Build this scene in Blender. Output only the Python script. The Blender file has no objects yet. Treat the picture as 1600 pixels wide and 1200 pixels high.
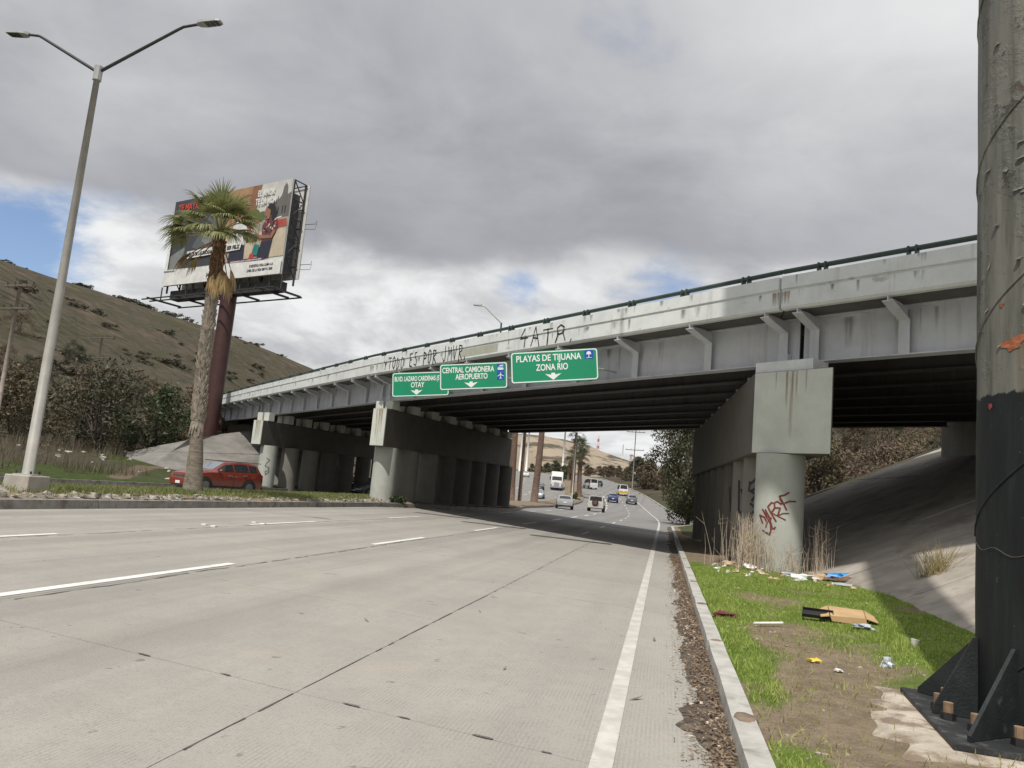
import bpy, math, random
import numpy as np
from mathutils import Vector, Matrix, noise as mnoise
random.seed(7); RNG = np.random.default_rng(7)
SC = bpy.context.scene; COL = SC.collection
rad = math.radians

# ------------------------------------------------------------------ camera
cam_d = bpy.data.cameras.new('camera'); cam = bpy.data.objects.new('camera', cam_d); COL.objects.link(cam)
cam_d.sensor_width = 36.0; cam_d.lens = 1200/1600*36.0; cam_d.clip_end = 6000; cam_d.clip_start = .05
_P = math.atan(167/1200.); _R = math.atan(.09)
_f = Vector((0, math.cos(_P), math.sin(_P))); _r0 = Vector((1, 0, 0)); _u0 = _r0.cross(_f)
_r = math.cos(_R)*_r0 + math.sin(_R)*_u0; _u = _r.cross(_f)
cam.matrix_world = Matrix(((_r.x, _u.x, -_f.x, 0), (_r.y, _u.y, -_f.y, 0), (_r.z, _u.z, -_f.z, 1.6), (0, 0, 0, 1)))
SC.camera = cam

# ------------------------------------------------------------------ exposure, sun, sky
SC.view_settings.view_transform = 'Standard'; SC.view_settings.look = 'None'
SC.view_settings.exposure = 0.0; SC.view_settings.gamma = 1.0; SC.view_settings.use_curve_mapping = False
try:
    SC.cycles.use_denoising = True
    SC.cycles.max_bounces = 6; SC.cycles.transparent_max_bounces = 8
except Exception: pass
SUN_EL = rad(59.0); SUN_AZ = math.atan2(-.37, -.93)       # azimuth of the sun from +Y towards +X
sun_dir = Vector((math.sin(SUN_AZ)*math.cos(SUN_EL), math.cos(SUN_AZ)*math.cos(SUN_EL), math.sin(SUN_EL)))
sl = bpy.data.lights.new('sun', 'SUN'); sl.energy = 3.75; sl.angle = rad(.6); sl.color = (1.0, .95, .87)
so = bpy.data.objects.new('sun', sl); COL.objects.link(so)
so.rotation_euler = sun_dir.to_track_quat('Z', 'Y').to_euler()

class NT:
    """short hand for building node trees"""
    def __init__(s, tree): s.t = tree; s.n = tree.nodes; s.l = tree.links
    def new(s, typ, **k):
        n = s.n.new(typ)
        for a, b in k.items(): setattr(n, a, b)
        return n
    def put(s, sock, v):
        if v is None: return
        if isinstance(v, bpy.types.NodeSocket): s.l.new(v, sock)
        else:
            if sock.type == 'RGBA' and len(v) == 3: v = (*v, 1)
            sock.default_value = v
    def math(s, op, a, b=None, c=None, clamp=False):
        n = s.new('ShaderNodeMath', operation=op); n.use_clamp = clamp
        for i, v in enumerate((a, b, c)): s.put(n.inputs[i], v)
        return n.outputs[0]
    def vmath(s, op, a, b=None, out=0):
        n = s.new('ShaderNodeVectorMath', operation=op)
        s.put(n.inputs[0], a); s.put(n.inputs[1], b)
        return n.outputs[out]
    def mix(s, fac, a, b, blend='MIX'):
        n = s.new('ShaderNodeMix', data_type='RGBA', blend_type=blend)
        s.put(n.inputs[0], fac); s.put(n.inputs[6], a); s.put(n.inputs[7], b)
        return n.outputs[2]
    def noise(s, vec, scale, detail=4, rough=.55, out=0, dist=0):
        n = s.new('ShaderNodeTexNoise'); s.put(n.inputs['Vector'], vec)
        n.inputs['Scale'].default_value = scale; n.inputs['Detail'].default_value = detail
        n.inputs['Roughness'].default_value = rough; n.inputs['Distortion'].default_value = dist
        return n.outputs[out]
    def ramp(s, fac, a, b, va=0.0, vb=1.0):
        n = s.new('ShaderNodeMapRange'); n.interpolation_type = 'SMOOTHSTEP'
        s.put(n.inputs[0], fac)
        for i, v in zip((1, 2, 3, 4), (a, b, va, vb)): n.inputs[i].default_value = v
        return n.outputs[0]
    def sep(s, v):
        n = s.new('ShaderNodeSeparateXYZ'); s.put(n.inputs[0], v); return n.outputs
    def comb(s, x, y, z):
        n = s.new('ShaderNodeCombineXYZ')
        for i, v in enumerate((x, y, z)): s.put(n.inputs[i], v)
        return n.outputs[0]

W = bpy.data.worlds.new('World'); SC.world = W; W.use_nodes = True
wt = NT(W.node_tree); wt.n.clear()
def build_sky():
    t = wt
    out = t.new('ShaderNodeOutputWorld'); bg = t.new('ShaderNodeBackground')
    sky = t.new('ShaderNodeTexSky', sky_type='NISHITA'); sky.sun_disc = False
    sky.sun_elevation = SUN_EL; sky.sun_rotation = SUN_AZ; sky.altitude = 50; sky.air_density = 1.0; sky.dust_density = .6
    d = t.vmath('NORMALIZE', t.new('ShaderNodeTexCoord').outputs['Generated'])
    x, y, z = t.sep(d)
    zc = t.math('MAXIMUM', z, 0.0)
    den = t.math('ADD', zc, .26)
    p = t.comb(t.math('DIVIDE', x, den), t.math('DIVIDE', y, den), 0.0)
    pw = t.vmath('ADD', p, t.vmath('SCALE', t.noise(p, .9, 3, .5, out=1), None))
    pw.node.inputs[1].links[0].from_node.inputs[3].default_value = .55
    n1 = t.noise(pw, .85, 7, .5)
    n2 = t.noise(t.vmath('ADD', pw, (7.3, 2.1, 0)), 2.1, 8, .54)
    n3 = t.noise(t.vmath('ADD', p, (3.3, 9.1, 0)), .32, 3, .5)
    n4 = t.noise(t.vmath('ADD', pw, (1.7, 4.4, 0)), 5.2, 6, .58)
    def blob(v, k):
        dv = Vector(v).normalized()
        dot = t.vmath('DOT_PRODUCT', d, tuple(dv), out=1)
        return t.math('POWER', t.math('MAXIMUM', dot, 0.0), k)
    el = t.math('ARCSINE', t.math('MINIMUM', z, 1.0))                # radians
    # brightness of the overcast: bright broken cloud near the horizon, a heavy grey shelf above it, thinner higher up
    N = lambda n, lo=.34, hi=.66: t.ramp(n, lo, hi, -.5, .5)
    elp = t.math('ADD', el, t.math('ADD', t.math('MULTIPLY', N(n1), .13), t.math('MULTIPLY', N(n2), .07)))
    low = t.ramp(elp, .215, .345, 1.0, 0.0)
    high = t.ramp(elp, .38, .66, 0.0, 1.0)
    b = t.math('ADD', .285, t.math('MULTIPLY', low, .46))
    b = t.math('ADD', b, t.math('MULTIPLY', high, .20))
    b = t.math('ADD', b, t.math('MULTIPLY', N(n1), .13))
    b = t.math('ADD', b, t.math('MULTIPLY', N(n2), t.math('ADD', .07, t.math('MULTIPLY', low, .16))))
    b = t.math('ADD', b, t.math('MULTIPLY', t.math('MULTIPLY', N(n4), .20), t.math('ADD', low, .12)))
    b = t.math('ADD', b, t.math('MULTIPLY', N(n3), .12))
    b = t.math('SUBTRACT', b, t.math('MULTIPLY', blob((-.02, 1, .42), 16), .07))
    b = t.math('ADD', b, t.math('MULTIPLY', blob((-.60, 1, .55), 9), .15))
    b = t.math('ADD', b, t.math('MULTIPLY', blob((.66, 1, .66), 16), .20))
    b = t.math('ADD', b, t.math('MULTIPLY', blob((.06, 1, .24), 70), .12))
    b = t.math('MINIMUM', t.math('MAXIMUM', b, .27), .90)
    b = t.math('MULTIPLY', b, t.math('ADD', 1.0, t.math('MULTIPLY', t.ramp(el, .66, 1.35), .30)))
    b = t.math('ADD', b, t.math('MULTIPLY', blob(tuple(sun_dir), 5), .45))
    warm = t.mix(t.ramp(b, .3, .8), (.955, .975, 1.05), (.985, .995, 1.0))
    cl = t.mix(1.0, warm, t.comb(b, b, b), 'MULTIPLY')
    cl = t.vmath('SCALE', cl, None); cl.node.inputs[3].default_value = 10.0
    # gaps where the blue shows
    hole = t.math('ADD', t.math('MULTIPLY', blob((-.70, 1, .265), 150), .26), t.math('MULTIPLY', blob((.0, 1, .285), 1300), .20))
    hole = t.math('ADD', hole, t.math('MULTIPLY', blob((.22, 1, .30), 700), .13))
    hole = t.math('ADD', hole, t.math('MULTIPLY', blob((-.70, 1, .265), 60), .04))
    cov = t.math('ADD', t.math('SUBTRACT', t.math('MULTIPLY', n2, .75), t.math('MULTIPLY', hole, 1.0)), t.math('MULTIPLY', n4, .25))
    cover = t.ramp(cov, .19, .40)
    skyc = t.mix(1.0, sky.outputs[0], (1.25, 1.25, 1.35), 'MULTIPLY')
    c = t.mix(cover, skyc, cl)
    t.l.new(c, bg.inputs[0]); bg.inputs[1].default_value = .1
    t.l.new(bg.outputs[0], out.inputs[0])
build_sky()

# ------------------------------------------------------------------ materials
MATS = {}
def newmat(name):
    m = bpy.data.materials.new(name); m.use_nodes = True
    t = NT(m.node_tree); t.n.clear()
    out = t.new('ShaderNodeOutputMaterial'); bs = t.new('ShaderNodeBsdfPrincipled')
    t.l.new(bs.outputs[0], out.inputs[0])
    return m, t, bs
def pos(t): return t.new('ShaderNodeNewGeometry').outputs['Position']
def bump(t, bs, h, strength=.3, dist=.02):
    b = t.new('ShaderNodeBump'); b.inputs['Strength'].default_value = strength; b.inputs['Distance'].default_value = dist
    t.put(b.inputs['Height'], h); t.l.new(b.outputs[0], bs.inputs['Normal'])
def M(name, col=(.5, .5, .5), rough=.7, var=.15, scale=3.0, metal=0.0, bmp=0.0, bscale=40.0, col2=None, thr=(.5, .7), spec=None, coat=0.0):
    """plain noisy material; col2 is patchily mixed in"""
    if name in MATS: return MATS[name]
    m, t, bs = newmat(name)
    p = pos(t)
    n = t.noise(p, scale, 5, .6)
    c = t.mix(1.0, col, t.comb(*[t.ramp(n, .25, .75, 1-var, 1+var)]*3), 'MULTIPLY')
    if col2:
        n2 = t.noise(t.vmath('ADD', p, (5, 3, 8)), scale*.7, 6, .65)
        c = t.mix(t.ramp(n2, *thr), c, col2)
    t.put(bs.inputs['Base Color'], c); bs.inputs['Roughness'].default_value = rough; bs.inputs['Metallic'].default_value = metal
    if spec is not None: bs.inputs['Specular IOR Level'].default_value = spec
    if coat: bs.inputs['Coat Weight'].default_value = coat; bs.inputs['Coat Roughness'].default_value = .08
    if bmp: bump(t, bs, t.noise(p, bscale, 4, .6), bmp, .02)
    MATS[name] = m
    return m

HD = (.205, .979)                                            # heading of the road near the camera
def road_coords(t):
    x, y, z = t.sep(pos(t))
    w = t.math('SUBTRACT', t.math('MULTIPLY', x, .979), t.math('MULTIPLY', y, .205))
    s = t.math('ADD', t.math('MULTIPLY', x, .205), t.math('MULTIPLY', y, .979))
    return s, w
def mat_road(name='road_concrete', base=(.362, .344, .314), dark=(.215, .205, .19), tine=True):
    m, t, bs = newmat(name); p = pos(t); s, w = road_coords(t)
    c = t.mix(t.ramp(t.noise(p, .35, 5, .6), .35, .7), base, tuple(b*.86 for b in base))
    # traffic film: wheel tracks along each lane, finer streaks, grime blotches, grain
    wv_ = t.math('MULTIPLY', t.math('ADD', w, 6.3), 2*math.pi/1.72)
    trk = t.ramp(t.math('ADD', t.math('SINE', wv_), t.math('MULTIPLY', t.math('SUBTRACT', t.noise(t.comb(t.math('MULTIPLY', w, .5), t.math('MULTIPLY', s, .05), 0.0), 1.0, 4, .6), .5), 3.2)), -.2, 1.3)
    st = t.noise(t.comb(t.math('MULTIPLY', w, 2.6), t.math('MULTIPLY', s, .022), 0.0), 1.0, 6, .62)
    left = t.ramp(w, -2.2, -4.4)
    k = t.math('MULTIPLY', trk, t.math('ADD', .10, t.math('MULTIPLY', left, .30)))
    k = t.math('ADD', k, t.math('MULTIPLY', t.ramp(st, .42, .66), t.math('ADD', .12, t.math('MULTIPLY', left, .20))))
    c = t.mix(k, c, dark)
    c = t.mix(t.math('MULTIPLY', t.ramp(t.noise(p, 1.7, 7, .68), .50, .70), .22), c, tuple(b*.70 for b in base))
    c = t.mix(t.math('MULTIPLY', t.ramp(t.noise(p, 22, 4, .75), .50, .70), .42), c, tuple(b*.62 for b in base))
    c = t.mix(t.math('MULTIPLY', t.ramp(t.noise(t.vmath('ADD', p, (1, 5, 0)), 80, 3, .65), .54, .68), .55), c, tuple(b*.45 for b in base))
    c = t.mix(t.math('MULTIPLY', t.ramp(t.noise(t.vmath('ADD', p, (4, 5, 0)), 130, 2, .6), .58, .68), .45), c, tuple(min(.7, b*1.45) for b in base))
    c = t.mix(t.math('MULTIPLY', t.ramp(t.noise(t.vmath('ADD', p, (9, 4, 0)), .9, 5, .6), .55, .74), .35), c, (.40, .345, .275))
    # small oil drips
    c = t.mix(t.math('MULTIPLY', t.ramp(t.noise(t.vmath('ADD', p, (19, 4, 0)), 5.5, 3, .5), .70, .74), .6), c, tuple(b*.35 for b in base))
    h = t.noise(p, 60, 3, .6)
    if tine:
        wv = t.math('SINE', t.math('MULTIPLY', t.math('ADD', w, t.math('MULTIPLY', t.noise(p, 2.0, 2), .012)), 2*math.pi/.031))
        tv = t.math('MULTIPLY', t.ramp(wv, .25, .9), t.ramp(t.noise(p, 3.0, 4, .7), .38, .62))
        c = t.mix(t.math('MULTIPLY', tv, .30), c, tuple(b*.55 for b in base))
        h = t.math('SUBTRACT', h, t.math('MULTIPLY', tv, .7))
    t.put(bs.inputs['Base Color'], c); bs.inputs['Roughness'].default_value = .85
    bs.inputs['Specular IOR Level'].default_value = .3
    bump(t, bs, h, .35, .006)
    return m
def mat_streaked(name, base, rust=(.33, .17, .07), rust_amt=.25, dirt=(.16, .15, .13), rough=.7, bmp=.15, thr=.60):
    """painted concrete or steel with vertical rust and dirt runs"""
    m, t, bs = newmat(name); p = pos(t); x, y, z = t.sep(p)
    v = t.comb(t.math('MULTIPLY', x, 3.2), t.math('MULTIPLY', y, 3.2), t.math('MULTIPLY', z, .22))
    c = t.mix(t.ramp(t.noise(p, 1.3, 5, .6), .3, .75), base, tuple(b*.82 for b in base))
    c = t.mix(t.math('MULTIPLY', t.ramp(t.noise(v, 1.0, 5, .6), thr-.06, thr+.18), .55), c, dirt)
    c = t.mix(t.math('MULTIPLY', t.ramp(t.noise(t.vmath('ADD', v, (4, 9, 2)), 1.2, 5, .65), thr+.02, thr+.2), rust_amt), c, rust)
    c = t.mix(t.math('MULTIPLY', t.ramp(t.noise(p, 30, 3, .6), .62, .74), .5), c, dirt)
    t.put(bs.inputs['Base Color'], c); bs.inputs['Roughness'].default_value = rough
    bump(t, bs, t.noise(p, 18, 5, .65), bmp, .02)
    MATS[name] = m
    return m
def mat_foliage(name, c1, c2, trans=.25, scale=1.2):
    m, t, bs = newmat(name); p = pos(t)
    oi = t.new('ShaderNodeObjectInfo').outputs['Random']
    n = t.noise(p, scale, 4, .6)
    c = t.mix(t.ramp(n, .3, .7), c1, c2)
    n2 = t.new('ShaderNodeTexWhiteNoise'); t.put(n2.inputs[0], t.vmath('SNAP', p, (.12, .12, .12)))
    c = t.mix(t.math('MULTIPLY', n2.outputs[0], .5), c, tuple(v*1.5 for v in c2))
    t.put(bs.inputs['Base Color'], c); bs.inputs['Roughness'].default_value = .6
    tr = t.new('ShaderNodeBsdfTranslucent'); t.put(tr.inputs[0], c)
    mx = t.new('ShaderNodeMixShader'); mx.inputs[0].default_value = trans
    t.l.new(bs.outputs[0], mx.inputs[1]); t.l.new(tr.outputs[0], mx.inputs[2])
    out = [n for n in t.n if n.type == 'OUTPUT_MATERIAL'][0]
    t.l.new(mx.outputs[0], out.inputs[0])
    MATS[name] = m
    return m

ROAD = mat_road(); MATS['road'] = ROAD
ROADFAR = mat_road('road_far_cloud_shade', (.24, .235, .23), (.16, .158, .155), tine=False)  # road grey darkened: cloud shade beyond the bridge is in the colour
BRIDGE_PAINT = mat_streaked('bridge_parapet_paint', (.74, .77, .765), rust_amt=.18, dirt=(.26, .26, .25), thr=.61, rough=.6)
def chipped(mat, lvl=.40, paint=(.28, .27, .25)):
    t = NT(mat.node_tree); bs = [n for n in t.n if n.type == 'BSDF_PRINCIPLED'][0]
    old = bs.inputs['Base Color'].links[0].from_socket
    p = pos(t); x, y, z = t.sep(p)
    v = t.comb(t.math('MULTIPLY', x, 1.0), t.math('MULTIPLY', y, 1.0), t.math('MULTIPLY', z, 2.6))
    k = t.math('MULTIPLY', t.ramp(t.noise(v, 1.0, 9, .72), .585, .63), t.ramp(t.noise(p, .5, 2), .45, .62))
    t.put(bs.inputs['Base Color'], t.mix(t.math('MULTIPLY', k, lvl*1.6), old, paint))
chipped(BRIDGE_PAINT)
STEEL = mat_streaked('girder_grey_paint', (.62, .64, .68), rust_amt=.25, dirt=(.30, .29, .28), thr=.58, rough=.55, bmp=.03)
STEELDARK = mat_streaked('inner_girder_shaded_paint', (.085, .083, .085), rust_amt=.25, dirt=(.035, .035, .035), thr=.55, rough=.7)  # darker copy of the girder paint, under-deck shade put into the colour
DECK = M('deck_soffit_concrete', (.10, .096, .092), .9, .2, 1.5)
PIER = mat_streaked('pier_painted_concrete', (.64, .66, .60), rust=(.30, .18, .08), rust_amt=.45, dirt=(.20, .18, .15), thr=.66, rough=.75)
PIERDARK = mat_streaked('pier_shaded_concrete', (.135, .127, .113), rust=(.16, .10, .06), rust_amt=.3, dirt=(.09, .08, .07), thr=.58, rough=.9)  # cap sides and deep columns: shade under the bridge painted in as dark concrete
PIERCOLD = mat_streaked('column_shaded_concrete', (.23, .22, .195), rust_amt=.1, dirt=(.14, .125, .10), thr=.6, rough=.85)  # darker copy of the column colour, holding the shade under the deck
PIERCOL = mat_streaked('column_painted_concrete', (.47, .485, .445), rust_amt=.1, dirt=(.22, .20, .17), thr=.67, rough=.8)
RAILG = M('dark_green_rail_paint', (.035, .06, .05), .5, .2, 4)
KERB = M('kerb_concrete', (.42, .41, .38), .9, .22, 4, bmp=.4, bscale=30, col2=(.22, .19, .16), thr=(.55, .8))
KERBL = M('median_kerb_concrete', (.27, .255, .235), .9, .22, 4, bmp=.4, bscale=30, col2=(.14, .12, .10), thr=(.48, .7))
PAINTW = M('road_paint_white', (.72, .72, .69), .6, .10, 6, col2=(.42, .41, .38), thr=(.55, .78))
EDGEW = M('worn_edge_paint', (.545, .53, .49), .75, .12, 5, col2=(.45, .435, .40), thr=(.40, .62))
SLOPE = M('slope_concrete', (.36, .325, .285), .9, .18, 1.2, bmp=.4, bscale=14, col2=(.21, .185, .16), thr=(.48, .72))
GALV = M('galvanised_grey', (.40, .40, .39), .55, .12, 3, metal=.15)
LAMPPOST = M('lamp_post_paint', (.32, .307, .28), .55, .14, 2.5)
DARKSTEEL = M('dark_steel', (.035, .033, .034), .6, .25, 4)
BLACK = M('black_rubber', (.018, .018, .019), .8, .2, 8)
GLASSD = M('dark_car_glass', (.02, .023, .027), .08, .1, 2, spec=.6)
GLASSL = M('windscreen_glass', (.16, .18, .21), .08, .12, 1.5, spec=.8)
CHROME = M('bright_trim', (.62, .62, .63), .25, .05, 2, metal=.8)
HEADL = M('headlight_lens', (.72, .74, .76), .12, .05, 2)
TAILL = M('tail_lamp_red', (.35, .02, .015), .25, .1, 2)
PLATEW = M('number_plate_white', (.75, .75, .74), .5, .05, 2)
RIM = M('alloy_rim', (.22, .22, .23), .35, .1, 3, metal=.6)
SIGNG = M('sign_green', (.004, .25, .125), .45, .05, 1.0)
SIGNW = M('sign_white', (.78, .80, .79), .5, .04, 1.0)
SIGNB = M('sign_blue', (.01, .06, .42), .5, .05, 1.0)
WOODP = M('weathered_pole', (.34, .29, .25), .9, .2, 3)
BARK = M('grey_bark', (.085, .070, .058), .95, .3, 5)
PALMB = M('palm_trunk_bark', (.30, .265, .225), .95, .25, 5, bmp=.5, bscale=18)
PALMBOOT = M('palm_leaf_base', (.27, .235, .19), .9, .35, 7)
PALMTOP = M('palm_upper_bark', (.16, .095, .055), .95, .4, 8)
RUSTMAST = M('red_brown_mast_paint', (.058, .022, .020), .6, .2, 1.5)
WHITE = M('white_panel', (.72, .72, .70), .6, .06, 2)
DRYSTALK = M('dry_weed_stalk', (.50, .41, .32), .9, .25, 9)
CARDB = M('cardboard', (.48, .32, .17), .85, .12, 4)
FOL_EUC = mat_foliage('eucalyptus_leaf', (.035, .045, .022), (.085, .080, .040), .2, .9)
FOL_DARK = mat_foliage('dark_scrub_leaf', (.038, .042, .025), (.075, .072, .042), .2, .6)
FOL_BROWN = mat_foliage('dry_brown_leaf', (.075, .054, .035), (.145, .108, .07), .2, .5)
FOL_BROWN2 = mat_foliage('olive_brown_leaf', (.065, .055, .032), (.13, .105, .06), .2, .5)
FOL_GREEN = mat_foliage('mid_green_leaf', (.025, .042, .016), (.055, .075, .028), .2, .8)
FOL_PALM = mat_foliage('palm_frond_green', (.115, .135, .048), (.25, .255, .11), .25, 2.0)
FOL_PALMFAR = mat_foliage('far_palm_frond', (.035, .05, .022), (.075, .09, .035), .2, 1.0)
FOL_DEAD = mat_foliage('dead_palm_frond', (.27, .175, .065), (.38, .27, .12), .2, 2.5)
GRASSM = mat_foliage('grass_blade', (.20, .28, .045), (.33, .40, .10), .35, .8)
GRASSDRY = mat_foliage('median_grass_blade', (.11, .14, .04), (.22, .23, .09), .3, .8)

# ------------------------------------------------------------------ mesh helpers
class MB:
    def __init__(s): s.v = []; s.f = []; s.mi = []; s.cur = 0
    def add(s, vs, fs):
        b = len(s.v); s.v += [tuple(v) for v in vs]; s.f += [tuple(i+b for i in f) for f in fs]; s.mi += [s.cur]*len(fs)
        return s
    def quad(s, a, b, c, d): return s.add([a, b, c, d], [(0, 1, 2, 3)])
    def box(s, c, size, ax=None, ay=None, az=None):
        ax = Vector(ax or (1, 0, 0)); az = Vector(az or (0, 0, 1)); ay = Vector(ay) if ay else az.cross(ax)
        c = Vector(c); hx, hy, hz = [q/2 for q in size]
        vs = [c+ax*(hx*i)+ay*(hy*j)+az*(hz*k) for k in (-1, 1) for j in (-1, 1) for i in (-1, 1)]
        return s.add(vs, [(0, 2, 3, 1), (4, 5, 7, 6), (0, 1, 5, 4), (2, 6, 7, 3), (0, 4, 6, 2), (1, 3, 7, 5)])
    def hexa(s, b, t):            # bottom 4 and top 4 corners
        return s.add(list(b)+list(t), [(3, 2, 1, 0), (4, 5, 6, 7), (0, 1, 5, 4), (1, 2, 6, 5), (2, 3, 7, 6), (3, 0, 4, 7)])
    def tube(s, pts, r, n=8, cap=True):
        pts = [Vector(p) for p in pts]; rs = r if hasattr(r, '__len__') else [r]*len(pts)
        rings = []; up = Vector((0, 0, 1))
        for i, p in enumerate(pts):
            d = (pts[min(i+1, len(pts)-1)]-pts[max(i-1, 0)]).normalized()
            a = d.cross(up if abs(d.z) < .95 else Vector((1, 0, 0))).normalized(); b = d.cross(a)
            rings.append([p+(a*math.cos(2*math.pi*k/n)+b*math.sin(2*math.pi*k/n))*rs[i] for k in range(n)])
        vs = [v for R in rings for v in R]; fs = []
        for i in range(len(pts)-1):
            for k in range(n): fs.append((i*n+k, i*n+(k+1) % n, (i+1)*n+(k+1) % n, (i+1)*n+k))
        if cap: fs.append(tuple(range(n))); fs.append(tuple((len(pts)-1)*n+k for k in reversed(range(n))))
        return s.add(vs, fs)
    def prism(s, poly, ext):      # polygon of 3-d points pushed along ext
        n = len(poly); e = Vector(ext); a = [Vector(p) for p in poly]
        return s.add(a+[p+e for p in a], [tuple(range(n)), tuple(reversed(range(n, 2*n)))]+[(i, i+n, (i+1) % n+n, (i+1) % n) for i in range(n)])
    def blob(s, c, r, seed=0, n=7, m=5, amp=.25):
        c = Vector(c); vs = []; fs = []
        for j in range(m+1):
            th = math.pi*j/m
            for i in range(n):
                ph = 2*math.pi*i/n
                d = Vector((math.sin(th)*math.cos(ph), math.sin(th)*math.sin(ph), math.cos(th)))
                k = 1+amp*mnoise.noise(d*1.7+Vector((seed*3.1, seed*1.7, seed)))*1.6
                vs.append(c+Vector((d.x*r[0], d.y*r[1], d.z*r[2]))*k)
        for j in range(m):
            for i in range(n): fs.append((j*n+i, (j+1)*n+i, (j+1)*n+(i+1) % n, j*n+(i+1) % n))
        return s.add(vs, fs)
def link(o, parent=None):
    COL.objects.link(o)
    if parent: o.parent = parent
    return o
def obj(name, mb, mat, parent=None, smooth=False, off=True, kind=None, bevel=0):
    """one mesh object; vertices in world space, moved into the parent's frame"""
    me = bpy.data.meshes.new(name)
    o0 = Vector((0, 0, 0))
    if parent is not None and off:
        o0 = world_loc(parent)
    me.from_pydata([tuple(Vector(v)-o0) for v in mb.v], [], mb.f)
    mats = mat if isinstance(mat, (list, tuple)) else [mat]
    for m in mats: me.materials.append(m)
    if len(mats) > 1: me.polygons.foreach_set('material_index', mb.mi)
    if smooth: me.polygons.foreach_set('use_smooth', [True]*len(me.polygons))
    me.update()
    o = bpy.data.objects.new(name, me); link(o, parent)
    if smooth == 'auto':
        md = o.modifiers.new('edges', 'EDGE_SPLIT'); md.split_angle = rad(38)
    if bevel:
        md = o.modifiers.new('bevel', 'BEVEL'); md.width = bevel; md.segments = 2; md.limit_method = 'ANGLE'
    if kind: o['kind'] = kind
    return o
def world_loc(o):
    v = Vector((0, 0, 0))
    while o is not None: v = v+Vector(o.location); o = o.parent
    return v
def npmesh(name, V, F, mat, parent=None, smooth=False, kind=None, attr=None):
    V = np.asarray(V, np.float32); F = np.asarray(F, np.int32); k = F.shape[1]
    if parent is not None: V = V-np.array(world_loc(parent), np.float32)
    me = bpy.data.meshes.new(name); me.vertices.add(len(V)); me.vertices.foreach_set('co', V.ravel())
    me.loops.add(F.size); me.loops.foreach_set('vertex_index', F.ravel())
    me.polygons.add(len(F)); me.polygons.foreach_set('loop_start', np.arange(0, F.size, k, dtype=np.int32))
    if smooth: me.polygons.foreach_set('use_smooth', np.ones(len(F), bool))
    if attr:
        for an, av in attr.items():
            a = me.attributes.new(an, 'FLOAT', 'POINT'); a.data.foreach_set('value', np.asarray(av, np.float32))
    me.update(calc_edges=True); me.validate()
    for m_ in (mat if isinstance(mat, (list, tuple)) else [mat]): me.materials.append(m_)
    o = bpy.data.objects.new(name, me); link(o, parent)
    if kind: o['kind'] = kind
    return o
def thing(name, label, cat, loc=(0, 0, 0), group=None, rz=0):
    o = bpy.data.objects.new(name, None); o.empty_display_size = .3; COL.objects.link(o); o.location = loc; o.rotation_euler.z = rz
    return tag(o, label, cat, group)
def tag(o, label, cat, group=None):
    o['label'] = label; o['category'] = cat; o['kind'] = 'thing'
    if group: o['group'] = group
    return o
def dup(root, loc, rz=0, label=None, scale=1.0, group=None):
    r = root.copy(); COL.objects.link(r); r.location = loc; r.rotation_euler = (0, 0, rz); r.scale = (scale,)*3
    if label: r['label'] = label
    if group: r['group'] = group
    for c in root.children:
        d = c.copy(); COL.objects.link(d); d.parent = r
        for g in c.children:
            e = g.copy(); COL.objects.link(e); e.parent = d
    return r
FONT = None
def text(name, body, mat, parent, origin, ax, ay, size, width=None, bold=0.0, align='LEFT', off=0.006):
    """flat lettering: origin in world space, ax along the line, ay up; width squeezes the line to a given length"""
    cu = bpy.data.curves.new(name, 'FONT'); cu.body = body; cu.size = size; cu.offset = bold; cu.extrude = .002; cu.align_x = align
    cu.materials.append(mat)
    o = bpy.data.objects.new(name, cu); link(o, parent)
    ax = Vector(ax).normalized(); ay = Vector(ay).normalized(); az = ax.cross(ay)
    p = Vector(origin)+az*off - (world_loc(parent) if parent else Vector())
    sx = 1.0
    bpy.context.view_layer.update()
    if width:
        if o.dimensions.x > 1e-6: sx = width/o.dimensions.x
    me = bpy.data.meshes.new_from_object(o); bpy.data.objects.remove(o)
    o = bpy.data.objects.new(name, me); link(o, parent)
    o.matrix_local = Matrix(((ax.x*sx, ay.x, az.x, p.x), (ax.y*sx, ay.y, az.y, p.y), (ax.z*sx, ay.z, az.z, p.z), (0, 0, 0, 1)))
    return o

# ------------------------------------------------------------------ road geometry: s along the road, w to its right
S0C, RC = 60.0, 820.0
def zprof(s):
    s = np.asarray(s, float)
    a = np.clip(s-90, 0, 60)
    z = a*a/2000.0 + np.clip(s-150, 0, 110)*.06
    return z + np.clip(s-260, 0, 400)*.02
def cross(w): return .022*np.clip(-np.asarray(w, float), -.6, 13.6)
def xy(s, w):
    if s <= S0C: return (.205*s+.979*w, .979*s-.205*w)
    a = (s-S0C)/RC
    cx, cy = .205*S0C-.979*RC, .979*S0C+.205*RC           # centre of the curve, to the left
    r = RC+w; n = (.979*math.cos(a)-.205*math.sin(a), -.205*math.cos(a)-.979*math.sin(a))
    # right-hand normal turned left by a
    n = (.979*math.cos(a)+.205*math.sin(a)*1.0, -.205*math.cos(a)+.979*math.sin(a))
    return (cx+n[0]*r, cy+n[1]*r)
def rp(s, w, dz=0.0):
    x, y = xy(s, w); return Vector((x, y, float(zprof(s)+cross(w))+dz))
def inv(x, y):
    x = np.asarray(x, float); y = np.asarray(y, float)
    s = .205*x+.979*y; w = .979*x-.205*y
    cx, cy = .205*S0C-.979*RC, .979*S0C+.205*RC
    dx, dy = x-cx, y-cy
    r = np.hypot(dx, dy)
    a = np.arctan2(.979*dy+.205*dx, .979*dx-.205*dy)
    far = (s > S0C)
    return np.where(far, S0C+a*RC, s), np.where(far, r-RC, w)
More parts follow.
